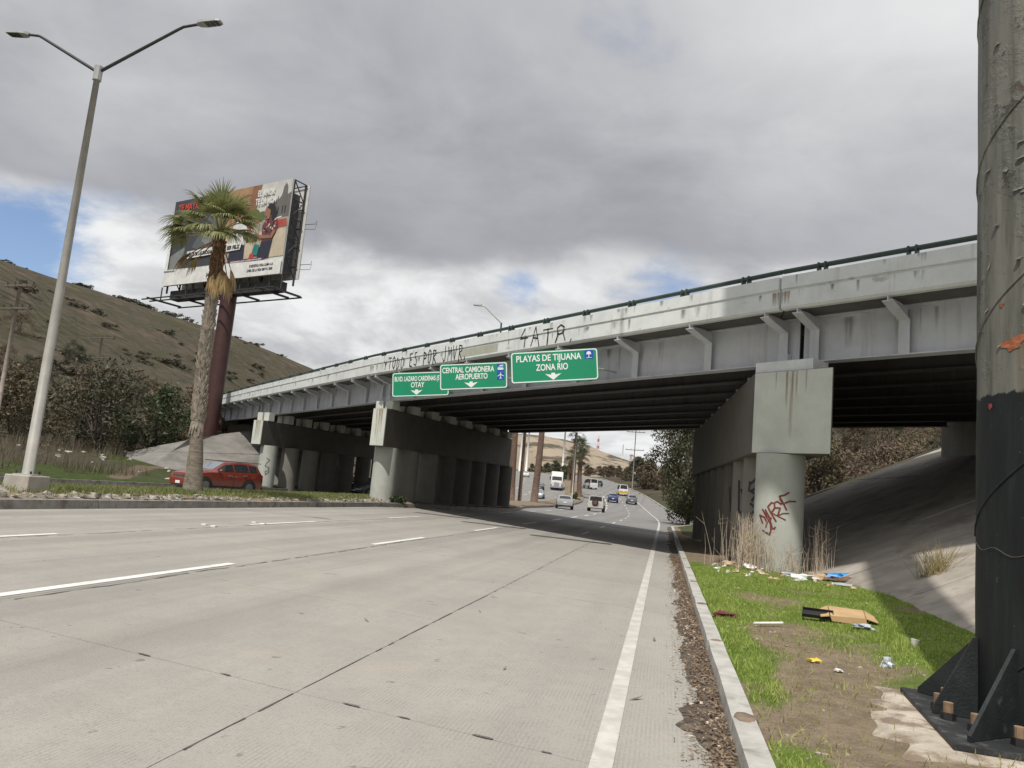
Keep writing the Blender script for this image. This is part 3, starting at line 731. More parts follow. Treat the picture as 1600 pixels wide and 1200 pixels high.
# ------------------------------------------------------------------ the bridge
PN = [Vector((14.268, 11.397, 0)), Vector((7.430, 19.853, 0)), Vector((-6.508, 39.507, 0)), Vector((-19.401, 59.682, 0)), Vector((-27.492, 72.732, 0))]
VN = [Vector((3.010, 18.444, 0)), Vector((2.871, 18.618, 0)), Vector((6.699, 14.268, 0)), Vector((7.482, 13.398, 0)), Vector((7.830, 13.050, 0))]
ZB, ZT = 5.60, 6.82           # girder bottom and top
def lerp(a, b, t): return a*(1-t)+b*t
bridge = thing('overpass_bridge', 'long grey steel girder road bridge crossing the highway on concrete piers', 'bridge', (0, 29, 0))
def spans():
    for i in range(len(PN)-1): yield i, PN[i], PN[i+1]
def build_bridge():
    NG = 8
    zz = Vector((0, 0, 1))
    for i, a, b in spans():
        d = (b-a).normalized(); n = Vector((-d.y, d.x, 0))
        if n.y < 0: n = -n                                          # away from the camera
        L = (b-a).length; g = .07
        for j in range(NG):
            f = j/(NG-1)
            p = a+VN[i]*f+n*.19*(1 if j < NG-1 else -1); q = b+VN[i+1]*f+n*.19*(1 if j < NG-1 else -1); dd = (q-p).normalized(); p = p+dd*g; q = q-dd*g
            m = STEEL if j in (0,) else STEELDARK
            nm = ('web', 'bottom_flange', 'top_flange')
            nn = Vector((-dd.y, dd.x, 0)); nn = nn if nn.y > 0 else -nn
            LL = (q-p).length; c = (p+q)/2
            parts = [(c+zz*(ZB+ZT)/2, (LL, .03, ZT-ZB-.07)), (c+zz*(ZB+.018), (LL, .38, .03)), (c+zz*(ZT-.018), (LL, .35, .03))]
            if j == 0:
                for (cc, sz), n_ in zip(parts, nm): obj(n_, MB().box(cc, sz, ax=dd), m, bridge)
            else:
                mb = MB()
                for cc, sz in parts: mb.box(cc, sz, ax=dd)
                obj('inner_girder', mb, m, bridge)
        # stiffeners and brackets on the near face of the outer girder
        p = a+n*.19; q = b+n*.19; nst = {0: 4, 1: 8, 2: 9, 3: 6}[i]
        ts = [.45/L]+[(k/nst) for k in range(1, nst)]+[1-.45/L]
        for t_ in ts:
            c = lerp(p, q, t_)
            end = t_ < .03 or t_ > .97
            mb = MB(); mb.box(c-n*.095+zz*(ZB+ZT)/2, (.02, .155, ZT-ZB-.07), ax=d)
            mb.box(c-n*.18+zz*(ZB+.036+.41), (.26, .016, .82), ax=d)
            obj('stiffener', mb, STEEL, bridge)
            # cantilever bracket: sloping flange, plate web
            mb = MB(); w2 = .13
            o, e = c-n*.175, c-n*1.06
            lo = [o+zz*(ZT-.37), e+zz*(ZT-.09)]
            mb.prism([o+zz*(ZT-.37)-d*.012, e+zz*(ZT-.09)-d*.012, e+zz*(ZT+.08)-d*.012, o+zz*(ZT-.04)-d*.012], d*.024)
            fl = [lo[0]-d*w2, lo[0]+d*w2, lo[1]+d*w2, lo[1]-d*w2]
            mb.hexa([v-zz*.022 for v in fl], fl)
            obj('bracket', mb, STEEL, bridge)
            if end:
                mb = MB(); mb.box(c-n*.09+zz*(ZB+.155), (.31, .22, .24), ax=d); obj('bearing_stiffener', mb, STEEL, bridge)
        # cross frames between girders
        for k in range(1, int(L/6)):
            t_ = k*6/L; A = lerp(a, b, t_); B = A+lerp(VN[i], VN[i+1], t_); mb = MB()
            dv = (B-A).normalized()
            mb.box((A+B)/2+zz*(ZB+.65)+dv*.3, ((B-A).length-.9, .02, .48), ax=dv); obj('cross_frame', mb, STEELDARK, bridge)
        # deck slab (butts against the parapet beams), kerb side overhang
        OH = .896
        def pl(base, o): return base+Vector((0, 0, 0))+n*o
        A0, B0 = a-n*(OH-.21), b-n*(OH-.21); A1, B1 = a+VN[i]+n*.7, b+VN[i+1]+n*.7
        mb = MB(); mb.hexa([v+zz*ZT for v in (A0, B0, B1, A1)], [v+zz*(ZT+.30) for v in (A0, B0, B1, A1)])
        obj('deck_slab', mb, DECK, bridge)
        # parapet: lower beam, recess line, upper band
        for side, (P, Q, nn) in enumerate(((a, b, -n), (a+VN[i], b+VN[i+1], n))):
            dd = (Q-P).normalized(); P2 = P+nn*OH+dd*.012; Q2 = Q+nn*OH-dd*.012
            prof = [(0, ZT+.085), (.0, ZT+.50), (-.03, ZT+.52), (-.03, ZT+.555), (.022, ZT+.57), (.017, ZT+.895), (-.19, ZT+.895), (-.205, ZT+.02), (-.045, ZT+.02)]
            mb = MB(); mb.prism([P2+nn*o+zz*z for o, z in prof], Q2-P2)
            obj('parapet', mb, BRIDGE_PAINT, bridge)
            o_ = nn*(-.09)
            # tubular rail on paired plates
            rl = MB(); rl.tube([P+nn*OH+o_+zz*(ZT+1.055), Q+nn*OH+o_+zz*(ZT+1.055)], .062, 10); obj('rail', rl, RAILG, bridge, smooth='auto')
            LL = (Q-P).length; m_ = max(2, round(LL/2.1)); 
            for k in range(m_):
                c = lerp(P, Q, (k+.5)/m_)+nn*OH+o_
                for sg in (-1, 1):
                    mb = MB(); cc = c+dd*.09*sg
                    mb.prism([cc-nn*.08+zz*(ZT+.897), cc+nn*.08+zz*(ZT+.897), cc+nn*.075+zz*(ZT+1.02), cc+nn*.06+zz*(ZT+1.125), cc-nn*.06+zz*(ZT+1.125), cc-nn*.075+zz*(ZT+1.02)], dd*.045)
                    obj('rail_post', mb, RAILG, bridge)
        mb = MB()
    # abutment wall at the right end, and at the hidden left end
    for k, nm in ((0, 'abutment_wall'), (4, 'abutment_wall')):
        p = PN[k]; v = VN[k]; s_ = 1 if k == 0 else -1
        dv = v.normalized(); sd = Vector((dv.y, -dv.x, 0))*s_
        mb = MB(); A = p-dv*.9; B = p+v+dv*.9
        mb.hexa([A+zz*2.6, B+zz*2.6, B+sd*1.2+zz*2.6, A+sd*1.2+zz*2.6], [A+zz*(ZT-.02), B+zz*(ZT-.02), B+sd*1.2+zz*(ZT-.02), A+sd*1.2+zz*(ZT-.02)])
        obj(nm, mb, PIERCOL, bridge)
build_bridge()

def build_pier(label, end, rowdir, rowlen, zb, zt, cols, c0, zground, block):
    """cap beam with its end face parallel to the bridge, round columns in a row, bearing blocks"""
    A, B = Vector((*end[0], 0)), Vector((*end[1], 0)); rd = Vector((*rowdir, 0)).normalized(); zz = Vector((0, 0, 1))
    root = thing('bridge_pier', label, 'bridge pier', (c0[0], c0[1], zground), 'concrete piers carrying the bridge')
    C_, D_ = B+rd*rowlen, A+rd*rowlen; ab0 = (B-A).normalized()
    mb = MB(); mb.hexa([v+zz*zb for v in (A, B, C_, D_)], [v+zz*zt for v in (A, B, C_, D_)])
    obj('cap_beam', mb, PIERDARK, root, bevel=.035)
    nf = Vector((ab0.y, -ab0.x, 0)); nf = nf if nf.y < 0 else -nf
    mb = MB(); mb.prism([v+nf*.004+zz*z for v, z in ((A+ab0*.03, zb+.02), (B-ab0*.03, zb+.02), (B-ab0*.03, zt-.02), (A+ab0*.03, zt-.02))], nf*.016); obj('end_panel', mb, PIER, root, bevel=.01)
    W0 = (B-A).length
    for u, zl, w_ in ((.50, .15, .16), (.44, .55, .10), (.56, .7, .09), (.30, .8, .05), (.68, .75, .06)) if block else ((.35, .1, .2), (.5, .0, .16), (.7, .3, .14), (.6, .1, .1)):
        stain(root, A, ab0, nf*.024, W0*u, zt-.03, zb+.05+(zt-zb)*zl*.9, w_)
    cc = Vector((*c0, 0))
    for k in range(cols):
        p = cc+rd*(2.175*k); mb = MB()
        mb.tube([p+zz*(zground-.4), p+zz*zb], .61, 32, cap=False); obj('column', mb, PIERCOL if k == 0 else PIERCOLD if k < 3 else PIERDARK, root, smooth=True)  # columns step darker along the row, painted-in shade under the deck
    mid = (A+B)/2; ab = (B-A).normalized()
    for k in range(8):
        p = mid+rd*(.65+k*(rowlen-1.3)/7)
        if block == 1 and k == 0:
            mb = MB(); mb.box(mid+ab*.10+rd*.62+zz*((zt+ZB)/2), ((B-A).length*.74, .7, ZB-zt-.02), ax=ab)
            obj('bearing_block', mb, BRIDGE_PAINT, root)
            continue
        for sg in (-1, 1):
            mb = MB(); mb.box(p+ab*sg*.36+zz*((zt+ZB)/2), (.54, .48, ZB-zt-.02), ax=ab); obj('bearing_block', mb, PIER, root)
    return root
def stain_mat():
    m, t, bs = newmat('rust_run_stain'); p = pos(t); x, y, z = t.sep(p)
    n = t.noise(t.comb(t.math('MULTIPLY', x, 9), t.math('MULTIPLY', y, 9), t.math('MULTIPLY', z, .8)), 1.0, 5, .65)
    t.put(bs.inputs['Base Color'], t.mix(n, (.20, .095, .03), (.36, .22, .09))); bs.inputs['Roughness'].default_value = .9
    tr = t.new('ShaderNodeBsdfTransparent'); mx = t.new('ShaderNodeMixShader'); at = t.new('ShaderNodeAttribute', attribute_name='fade').outputs['Fac']
    t.put(mx.inputs[0], t.math('MULTIPLY', at, t.ramp(n, .30, .62))); t.l.new(tr.outputs[0], mx.inputs[1]); t.l.new(bs.outputs[0], mx.inputs[2])
    t.l.new(mx.outputs[0], [q for q in t.n if q.type == 'OUTPUT_MATERIAL'][0].inputs[0])
    return m
STAIN = stain_mat()
def stain(root, A, ab, nf, u, z1, z0, w):
    V = []; fade = []; k = 10
    for i in range(k+1):
        z = z1+(z0-z1)*i/k; ww = w*(1-.35*i/k)
        for q, f in ((-1, 0), (-.4, 1), (.4, 1), (1, 0)):
            V.append(tuple(A+ab*(u+q*ww/2)+nf+Vector((0, 0, z)))); fade.append(f*(1-i/k)**.7*.6)
    F = [(i*4+j, i*4+j+1, i*4+j+5, i*4+j+4) for i in range(k) for j in range(3)]
    npmesh('rust_stain', V, F, STAIN, root, attr={'fade': fade})
PIERS = [build_pier('nearest concrete pier on the right verge with red graffiti on its round column', ((6.455, 20.27), (7.81, 18.44)), (.155, .988), 18.3, 3.149, 5.306, 9, (7.15, 20.0), .15, 1),
         build_pier('concrete pier standing on the median under the leftmost green sign', ((-6.93, 39.1), (-6.12, 38.45)), (.40, .917), 16.2, 3.253, 5.167, 8, (-6.13, 39.8), .55, 0),
         build_pier('farthest concrete pier beside the opposite road behind the red car', ((-18.05, 54.7), (-17.18, 54.1)), (.46, .888), 15.2, 3.27, 4.99, 7, (-16.8, 55.0), .2, 0)]

def dirt_runs():
    m = STAIN.copy(); m.name = 'dirt_run_stain'
    for n in m.node_tree.nodes:
        if n.type == 'MIX' and n.data_type == 'RGBA': n.inputs[6].default_value = (.12, .115, .105, 1); n.inputs[7].default_value = (.20, .19, .175, 1)
    rn = random.Random(12)
    def run(A, d, nf, u, z1, z0, w, mat, name, strength):
        V = []; fade = []; k = 8
        for i in range(k+1):
            z = z1+(z0-z1)*i/k; ww = w*(1-.4*i/k)
            for q, f in ((-1, 0), (-.3, 1), (.3, 1), (1, 0)): V.append(tuple(A+d*(u+q*ww/2)+nf+Vector((0, 0, z)))); fade.append(f*(1-i/k)**.6*strength)
        F = [(i*4+j, i*4+j+1, i*4+j+5, i*4+j+4) for i in range(k) for j in range(3)]
        npmesh(name, V, F, mat, bridge, attr={'fade': fade})
    for i, a, b in spans():
        d = (b-a).normalized(); n = Vector((-d.y, d.x, 0)); n = n if n.y > 0 else -n; L = (b-a).length
        for k in range((16, 26, 14, 6)[i]):
            u = rn.uniform(.3, L-.3); zl = rn.uniform(.12, .40); run(a, d, -n*.902, u, ZT+.495, ZT+.495-zl, rn.uniform(.05, .35), m, 'dirt_run', rn.uniform(.35, .8))
            u = rn.uniform(.3, L-.3); zl = rn.uniform(.08, .28); run(a, d, -n*.922, u, ZT+.885, ZT+.885-zl, rn.uniform(.05, .30), m, 'dirt_run', rn.uniform(.3, .7))
        for k in range((10, 16, 8, 3)[i]):
            u = rn.uniform(.3, L-.3); run(a, d, n*.170, u, ZT-.09, ZT-.09-rn.uniform(.3, 1.0), rn.uniform(.06, .4), m if k % 3 else STAIN, 'dirt_run', rn.uniform(.25, .55))
        if i in (0, 1, 2):
            for q in range(3): run(a, d, -n*.902, .03+.07*q, ZT+.49, ZT+.12, .10, STAIN, 'rust_run', .8); run(b, -d, -n*.902, .03+.09*q, ZT+.49, ZT+.14, .12, STAIN if q else m, 'rust_run', .7)
dirt_runs()
# ------------------------------------------------------------------ graffiti (flat spray paint)
SPRAYK = M('black_spray_paint', (.035, .033, .04), .7, .4, 6)
SPRAYR = M('red_spray_paint', (.17, .035, .025), .7, .2, 6)
SPRAYG = M('green_spray_paint', (.14, .34, .12), .7, .2, 6)
def ribbon(mb, pts, wd, fmap):
    pts = [Vector((p[0], p[1])) for p in pts]
    # resample
    q = [pts[0]]
    for a, b in zip(pts[:-1], pts[1:]):
        n = max(1, int((b-a).length/.05))
        for k in range(1, n+1): q.append(a+(b-a)*(k/n))
    for i in range(len(q)-1):
        d = (q[i+1]-q[i]); 
        if d.length < 1e-6: continue
        d.normalize(); nn = Vector((-d.y, d.x))*wd/2; e = d*wd*.25
        a, b = q[i]-e, q[i+1]+e
        mb.quad(fmap(a-nn), fmap(b-nn), fmap(b+nn), fmap(a+nn))
def col_map(cx, cy, r):
    base = math.atan2(-cy, -cx)
    def f(p):
        a = base+p[0]/r; return Vector((cx+(r+.006)*math.cos(a), cy+(r+.006)*math.sin(a), p[1]))
    return f
def graffiti():
    cx, cy = 7.15, 20.0; pier = PIERS[0]; f = col_map(cx, cy, .61)
    def px(X, Y):                              # crop of the photograph: 12 px per photo pixel, origin 1170,750
        x = 1170+X/12; y = 750+Y/12; u = max(-.97, min(.97, (x-1214)/36.5)); return (math.asin(u)*.61, 1.6+(802.5-y)*.01624)
    R = [[(205, 655), (265, 800)], [(215, 660), (290, 690), (340, 780), (320, 870)], [(250, 545), (330, 660), (410, 700)], [(280, 600), (340, 700), (400, 800), (410, 920), (390, 1000), (330, 970), (270, 930)],
         [(300, 550), (380, 690), (430, 880), (465, 885), (480, 850)], [(340, 490), (400, 600), (490, 745)], [(340, 490), (400, 410), (450, 420), (460, 500), (410, 590)], [(460, 400), (500, 380), (560, 420), (600, 400)],
         [(460, 500), (550, 495), (515, 640)], [(420, 600), (510, 645), (650, 705)], [(515, 640), (600, 590), (700, 580)], [(530, 280), (600, 400), (660, 520)], [(530, 280), (620, 250), (690, 195)], [(630, 395), (700, 360), (810, 350)], [(540, 330), (590, 400)]]
    mb = MB()
    for i, s in enumerate(R): ribbon(mb, [px(*p) for p in s], .042 if i not in (9, 10) else .03, f)
    obj('red_graffiti', mb, SPRAYR, pier)
    mb = MB()
    for s in ([(150, 960), (120, 1090)], [(160, 1020), (140, 1110)], [(175, 980), (165, 1050)]): ribbon(mb, [px(*p) for p in s], .05, f)
    obj('green_graffiti', mb, SPRAYG, pier)
    rd = Vector((.155, .988, 0)).normalized()
    for k, st in ((1, [[(.05, 2.55), (.25, 2.75), (.30, 2.45), (.05, 2.3), (.25, 2.2), (.1, 2.0)], [(.05, 1.9), (.28, 1.75), (.08, 1.55), (.2, 1.3)], [(.0, 2.6), (-.03, 2.3)]]),
                  (2, [[(.0, 2.7), (.05, 1.5)], [(.05, 1.5), (.30, 1.8)], [(.1, 2.4), (.25, 2.1)]]),
                  (3, [[(.0, 2.5), (.1, 1.6), (.3, 2.2)], [(.3, 2.6), (.32, 1.7)]])):
        c = Vector((cx, cy, 0))+rd*2.175*k; mb = MB(); g = col_map(c.x, c.y, .61)
        for s in st: ribbon(mb, [(p[0]*.87-.43, p[1]*.87+.2) for p in s], .07, g)
        obj('black_graffiti', mb, SPRAYK, pier)
    # parapet lettering, drawn with single strokes
    LT = {'Y': [[(0, 1), (.25, .5), (.5, 1)], [(.25, .5), (.2, 0)]], 'T': [[(0, .95), (.6, 1)], [(.3, .98), (.28, 0)]], 'O': [[(.1, .2), (.05, .7), (.25, 1), (.5, .8), (.5, .3), (.3, .05), (.1, .2)]],
          'D': [[(.1, 0), (.1, 1), (.45, .75), (.45, .25), (.1, 0)]], 'E': [[(.5, 1), (.1, .95), (.1, .05), (.5, 0)], [(.1, .5), (.4, .52)]], 'S': [[(.5, .95), (.15, .85), (.2, .55), (.5, .4), (.4, .05), (.05, .1)]],
          'P': [[(.1, 0), (.12, 1), (.5, .85), (.45, .55), (.12, .5)]], 'R': [[(.1, -.15), (.12, 1), (.5, .85), (.45, .55), (.12, .5), (.55, -.1)]], 'M': [[(.05, 0), (.1, 1), (.3, .45), (.52, 1), (.6, 0)]],
          'V': [[(0, 1), (.25, 0), (.5, 1)]], 'J': [[(.4, 1), (.4, .1), (.2, -.05), (.05, .2)]], '4': [[(.35, 1), (.05, .45), (.55, .5)], [(.38, .8), (.35, 0)]], 'A': [[(0, -.1), (.28, 1), (.55, -.1)], [(.1, .4), (.45, .4)]],
          'Q': [[(.1, .45), (.1, .85), (.3, 1), (.5, .8), (.45, .5), (.1, .45)], [(.15, .5), (.0, -.1)], [(.4, .5), (.6, -.1)]], '.': [[(.1, .0), (.16, .16)]], ' ': []}
    a, b = PN[1], PN[2]; d = (b-a).normalized(); n = Vector((-d.y, d.x, 0)); n = n if n.y > 0 else -n
    L = (b-a).length
    def run(txt, t0, t1, z0, h, wd, slant=.05):
        out_ = []; nlet = len(txt)
        for i, ch in enumerate(txt):
            mb = MB(); out_.append(mb)
            for s in LT[ch]:
                hh = h*random.uniform(.85, 1.1); zo = random.uniform(-.06, .06)
                P = [((i+p[0]*1.25)/nlet, z0+zo+p[1]*hh+.03*math.sin(7*p[0]+i)) for p in s]
                def fm(p):
                    out = .896+(.026 if p[1] > ZT+.562 else .006); base = lerp(b, a, (t0+(t1-t0)*p[0]/L0)); return base-n*out+Vector((0, 0, p[1]))
                L0 = 1.0
                # stretch the unit abscissa to metres before making the ribbon
                W_ = (t1-t0)*L
                def fm2(p): 
                    out = .896+(.026 if p[1] > ZT+.562 else .006); base = lerp(b, a, t0+(p[0]/L)); return base-n*out+Vector((0, 0, p[1]))
                ribbon(mb, [(p[0]*W_, p[1]) for p in P], wd*random.uniform(.8, 1.2), fm2)
                for _ in range(2):
                    k_ = random.choice(P); dl = random.uniform(.05, .22)
                    if k_[1]-dl > ZT+.10 and not (k_[1]-dl < ZT+.57 < k_[1]): ribbon(mb, [(k_[0]*W_, k_[1]), (k_[0]*W_+.004, k_[1]-dl)], .012, fm2)
        return [m_ for m_ in out_ if m_.v]
    for m_ in run('YTODO ES POR JMVR.', .06, .385, ZT+.12, .64, .06): obj('graffiti_letter', m_, SPRAYK, bridge)
    for m_ in run('4ATQ.', .53, .68, ZT+.14, .66, .06): obj('graffiti_letter', m_, SPRAYK, bridge)
    mb = MB(); 
    for (t0, t1) in ((.355, .47),):
        A, B = lerp(b, a, t0)-n*.8995, lerp(b, a, t1)-n*.8995
        mb.quad(A+Vector((0, 0, ZT+.16)), B+Vector((0, 0, ZT+.16)), B+Vector((0, 0, ZT+.49)), A+Vector((0, 0, ZT+.49)))
    obj('repaint_patch', mb, M('greenish_overpaint', (.42, .43, .36), .7, .1, 3), bridge)
    # far pier squiggle
    c = (-16.8, 55.0); g = col_map(c[0], c[1], .61); mb = MB()
    for s in ([(.1, 2.5), (.35, 2.35), (.15, 2.1), (.05, 1.85), (.35, 1.75), (.4, 1.4), (.15, 1.15), (.1, 1.4), (.3, 1.5)],): ribbon(mb, [(p[0]*.87-.17, p[1]*.87+.2) for p in s], .045, g)
    obj('black_graffiti', mb, SPRAYK, PIERS[2])
graffiti()

# ------------------------------------------------------------------ highway signs
def rrect(w, h, r, n=5):
    P = []
    for cx, cy, a0 in ((w-r, h-r, 0), (r, h-r, 90), (r, r, 180), (w-r, r, 270)):
        for k in range(n+1): a = rad(a0+90*k/n); P.append((cx+r*math.cos(a), cy+r*math.sin(a)))
    return P
def sign(label, L, R, zb0, zb1, H, lines, arrow_u, picts):
    """L, R: plan points of the panel's ends; the panel faces the traffic"""
    L3, R3 = Vector((*L, zb0)), Vector((*R, zb1)); ax = (R3-L3).normalized(); W_ = (R3-L3).length
    ay = Vector((0, 0, 1)); ay = (ay-ax*ay.dot(ax)).normalized(); az = ax.cross(ay)
    if az.y > 0: az = -az
    root = thing('road_sign', label, 'road sign', tuple((L3+R3)/2), 'green direction signs hung on the bridge')
    P = lambda u, v, o=0.0: L3+ax*u+ay*v+az*o
    mb = MB(); mb.prism([P(u, v, 0) for u, v in rrect(W_, H, .10)], az*-.05); obj('panel', mb, SIGNG, root)
    mb = MB(); o_ = rrect(W_-.04, H-.04, .09); i_ = rrect(W_-.11, H-.11, .07); n = len(o_)
    mb.add([P(u+.02, v+.02, .004) for u, v in o_]+[P(u+.055, v+.055, .004) for u, v in i_], [(k, (k+1) % n, (k+1) % n+n, k+n) for k in range(n)])
    obj('border', mb, SIGNW, root)
    for body, u, v, size, width in lines:
        text('lettering', body, SIGNW, root, P(u, v), ax, ay, size, width, bold=.006)
    u, v = arrow_u, .07
    pts = [(-.30, .24), (-.07, .20), (-.07, .27), (.07, .27), (.07, .20), (.30, .24), (0, 0)]
    mb = MB(); mb.add([P(u+a*.9, v+b*.87, .005) for a, b in pts], [(0, 1, 6), (1, 2, 3, 4), (1, 4, 6), (4, 5, 6)]); obj('arrow', mb, SIGNW, root)
    for kind, u, v, s in picts:
        mb = MB(); mb.prism([P(u+a, v+b, .004) for a, b in ((0, 0), (s, 0), (s, s), (0, s))], az*.003); obj('pictogram', mb, SIGNB, root)
        mb = MB(); q = lambda a, b: P(u+a*s, v+b*s, .010)
        def poly(p): mb.add([q(*k) for k in p], [tuple(range(len(p)))])
        if kind == 'plane':
            poly([(.46, .1), (.54, .1), (.55, .9), (.5, .97), (.45, .9)]); poly([(.06, .42), (.46, .62), (.46, .74), (.06, .50)]); poly([(.94, .42), (.94, .50), (.54, .74), (.54, .62)]); poly([(.3, .1), (.46, .2), (.46, .28), (.3, .16)]); poly([(.7, .1), (.7, .16), (.54, .28), (.54, .2)])
        elif kind == 'bus':
            poly([(.1, .2), (.9, .2), (.9, .42), (.1, .42)]); poly([(.12, .5), (.88, .5), (.88, .6), (.12, .6)]); poly([(.3, .7), (.95, .78), (.85, .9), (.4, .84)])
        else:
            poly([(.46, .12), (.54, .12), (.54, .5), (.46, .5)]); poly([(.2, .5), (.8, .5), (.72, .78), (.5, .88), (.28, .78)]); poly([(.15, .08), (.85, .08), (.85, .13), (.15, .13)])
        obj('pictogram_mark', mb, SIGNW, root)
    for u in (W_*.2, W_*.8):
        mb = MB(); A = P(u, H*.5, -.05); nb = Vector((.82, .57, 0)); c = 16.6+.9
        t_ = (c-(.82*A.x+.57*A.y))/1.0
        B = A+nb*max(.15, t_/(.82**2+.57**2)); mb.tube([A, B], .035, 6); mb.box(P(u, H*.5, -.075), (.07, H*.9, .05), ax=ax, ay=ay, az=az); obj('support_arm', mb, GALV, root)
    return root
sign('green sign reading PLAYAS DE TIJUANA ZONA RIO with one blue pictogram', (-.026, 25.19), (2.80, 24.65), 5.10, 5.43, 1.06,
     [('PLAYAS DE TIJUANA', .18, .72, .30, 2.16), ('ZONA RIO', .85, .40, .30, 1.06)], 1.41, [('tree', 2.46, .715, .28)])
sign('green sign reading CENTRAL CAMIONERA AEROPUERTO with two blue pictograms', (-2.75, 29.36), (-.15, 28.88), 5.18, 5.45, 1.02,
     [('CENTRAL CAMIONERA', .10, .67, .30, 2.04), ('AEROPUERTO', .63, .40, .30, 1.26)], 1.24, [('bus', 2.25, .66, .28), ('plane', 2.25, .34, .28)])
sign('green sign reading BLVD LAZARO CARDENAS OTAY, partly behind the middle sign', (-5.12, 33.0), (-2.63, 32.5), 5.15, 5.39, 1.06,
     [('BLVD. LAZARO CARDENAS (5Y', .11, .68, .29, 2.10), ('OTAY', .85, .40, .31, .60)], 1.11, [])

# ------------------------------------------------------------------ street lamps
def lamp(label, base, H, arms, head_len=.75, pole_r=(.128, .070), plinth=True, mat=LAMPPOST, group='street lamps', dirv=None):
    b = Vector(base); root = thing('street_lamp', label, 'street lamp', base, group)
    z0 = 0.0
    if plinth:
        mb = MB(); q = lambda s, z: [b+Vector((x*s, y*s, z)) for x, y in ((-.40, -.30), (.30, -.42), (.42, .30), (-.30, .42))]
        mb.hexa(q(.98, -.2), q(.92, .44)); obj('plinth', mb, M('plinth_concrete', (.40, .37, .33), .9, .15, 3, bmp=.3), root, bevel=.02)
        mb = MB(); mb.box(b+Vector((0, 0, .455)), (.44, .44, .03)); obj('base_plate', mb, GALV, root); z0 = .46
        for x, y in ((-.17, -.17), (.17, -.17), (.17, .17), (-.17, .17)):
            mb = MB(); mb.tube([b+Vector((x, y, .46)), b+Vector((x, y, .54))], .022, 6); obj('anchor_bolt', mb, DARKSTEEL, root)
    mb = MB(); mb.tube([b+Vector((0, 0, z0)), b+Vector((0, 0, H*.5)), b+Vector((0, 0, H))], [pole_r[0], (pole_r[0]+pole_r[1])/2, pole_r[1]], 14); obj('pole', mb, mat, root, smooth=True)
    top = b+Vector((0, 0, H))
    if arms and plinth:
        mb = MB(); mb.tube([top-Vector((0, 0, .22)), top+Vector((0, 0, .16))], pole_r[1]*1.5, 10); obj('collar', mb, GALV, root)
    for d, ln, rise in arms:
        d = Vector(d).normalized(); p1 = top+d*(ln*.86)+Vector((0, 0, rise*.96)); p2 = top+d*ln+Vector((0, 0, rise))
        mb = MB(); mb.tube([top, top+d*(ln*.8)+Vector((0, 0, rise*.9)), p1, p2], [.042, .036, .034, .034], 8)
        arm = obj('arm', mb, DARKSTEEL if plinth else mat, root)
        sd = Vector((-d.y, d.x, 0)); up = Vector((0, 0, 1)); e = (d+up*.06).normalized(); w = head_len*.20
        mb = MB()
        prof = [(-.04, .10, .05), (.10, .75, .06), (.35, 1, .065), (.85, .95, .05), (1.0, .7, .03)]
        rings = []
        for t_, k, h in prof:
            c = p2+e*(head_len*t_); rings.append([c-sd*w*k-up*h*.3, c+sd*w*k-up*h*.3, c+sd*w*k*.8+up*h, c-sd*w*k*.8+up*h])
        V = [v for r_ in rings for v in r_]; F = [(i*4+k, i*4+(k+1) % 4, i*4+4+(k+1) % 4, i*4+4+k) for i in range(len(prof)-1) for k in range(4)]+[(0, 1, 2, 3), (19, 18, 17, 16)]
        mb.add(V, F); obj('lamp_head', mb, M('lamp_housing_grey', (.30, .31, .30), .5, .1, 3), root)
        for a in (0, 1, 2):
            for bb in (-1, 1):
                mb = MB(); c = p2+e*(head_len*(.46+.19*a))-up*.024+sd*(w*.38*bb); mb.box(c, (head_len*.15, w*.6, .012), ax=e, ay=sd, az=sd.cross(-e)); obj('light_module', mb, M('lamp_glass_dark', (.03, .03, .03), .2, .1, 3), root)
    return root
_rn = Vector((.979, -.205, 0))
lamp('tall twin-arm street lamp on a concrete plinth at the left of the median', (-11.2, 18.4, .52), 10.66, [((.979, -.205, 0), 2.62, 1.22), ((-.979, .205, 0), 2.3, 1.12)], .66)
lamp('single-arm street lamp rising above the bridge rail behind the white sign lettering', (-.87, 40.9, 7.12), 3.45, [((-.9, .2, 0), 1.17, .92)], .5, (.07, .05), False, GALV)
lamp('distant single-arm street lamp above the far left end of the bridge', (-15.3, 67, 7.12), 2.26, [((-.95, .1, 0), 1.13, .8)], .45, (.07, .05), False, GALV)
lamp('slim street lamp on the far median seen under the bridge among the palms', tuple(rp(112, -11.4, .3)), 10.5, [((-.97, .2, 0), 2.0, .6), ((.97, -.2, 0), 2.2, .8)], .6, (.07, .045), False, GALV)
lamp('pale street lamp beside the bare palm trunks beyond the bridge', tuple(rp(118, -27.6, .3)), 10.5, [((.97, -.2, 0), 2.2, .8)], .6, (.10, .06), False, GALV)

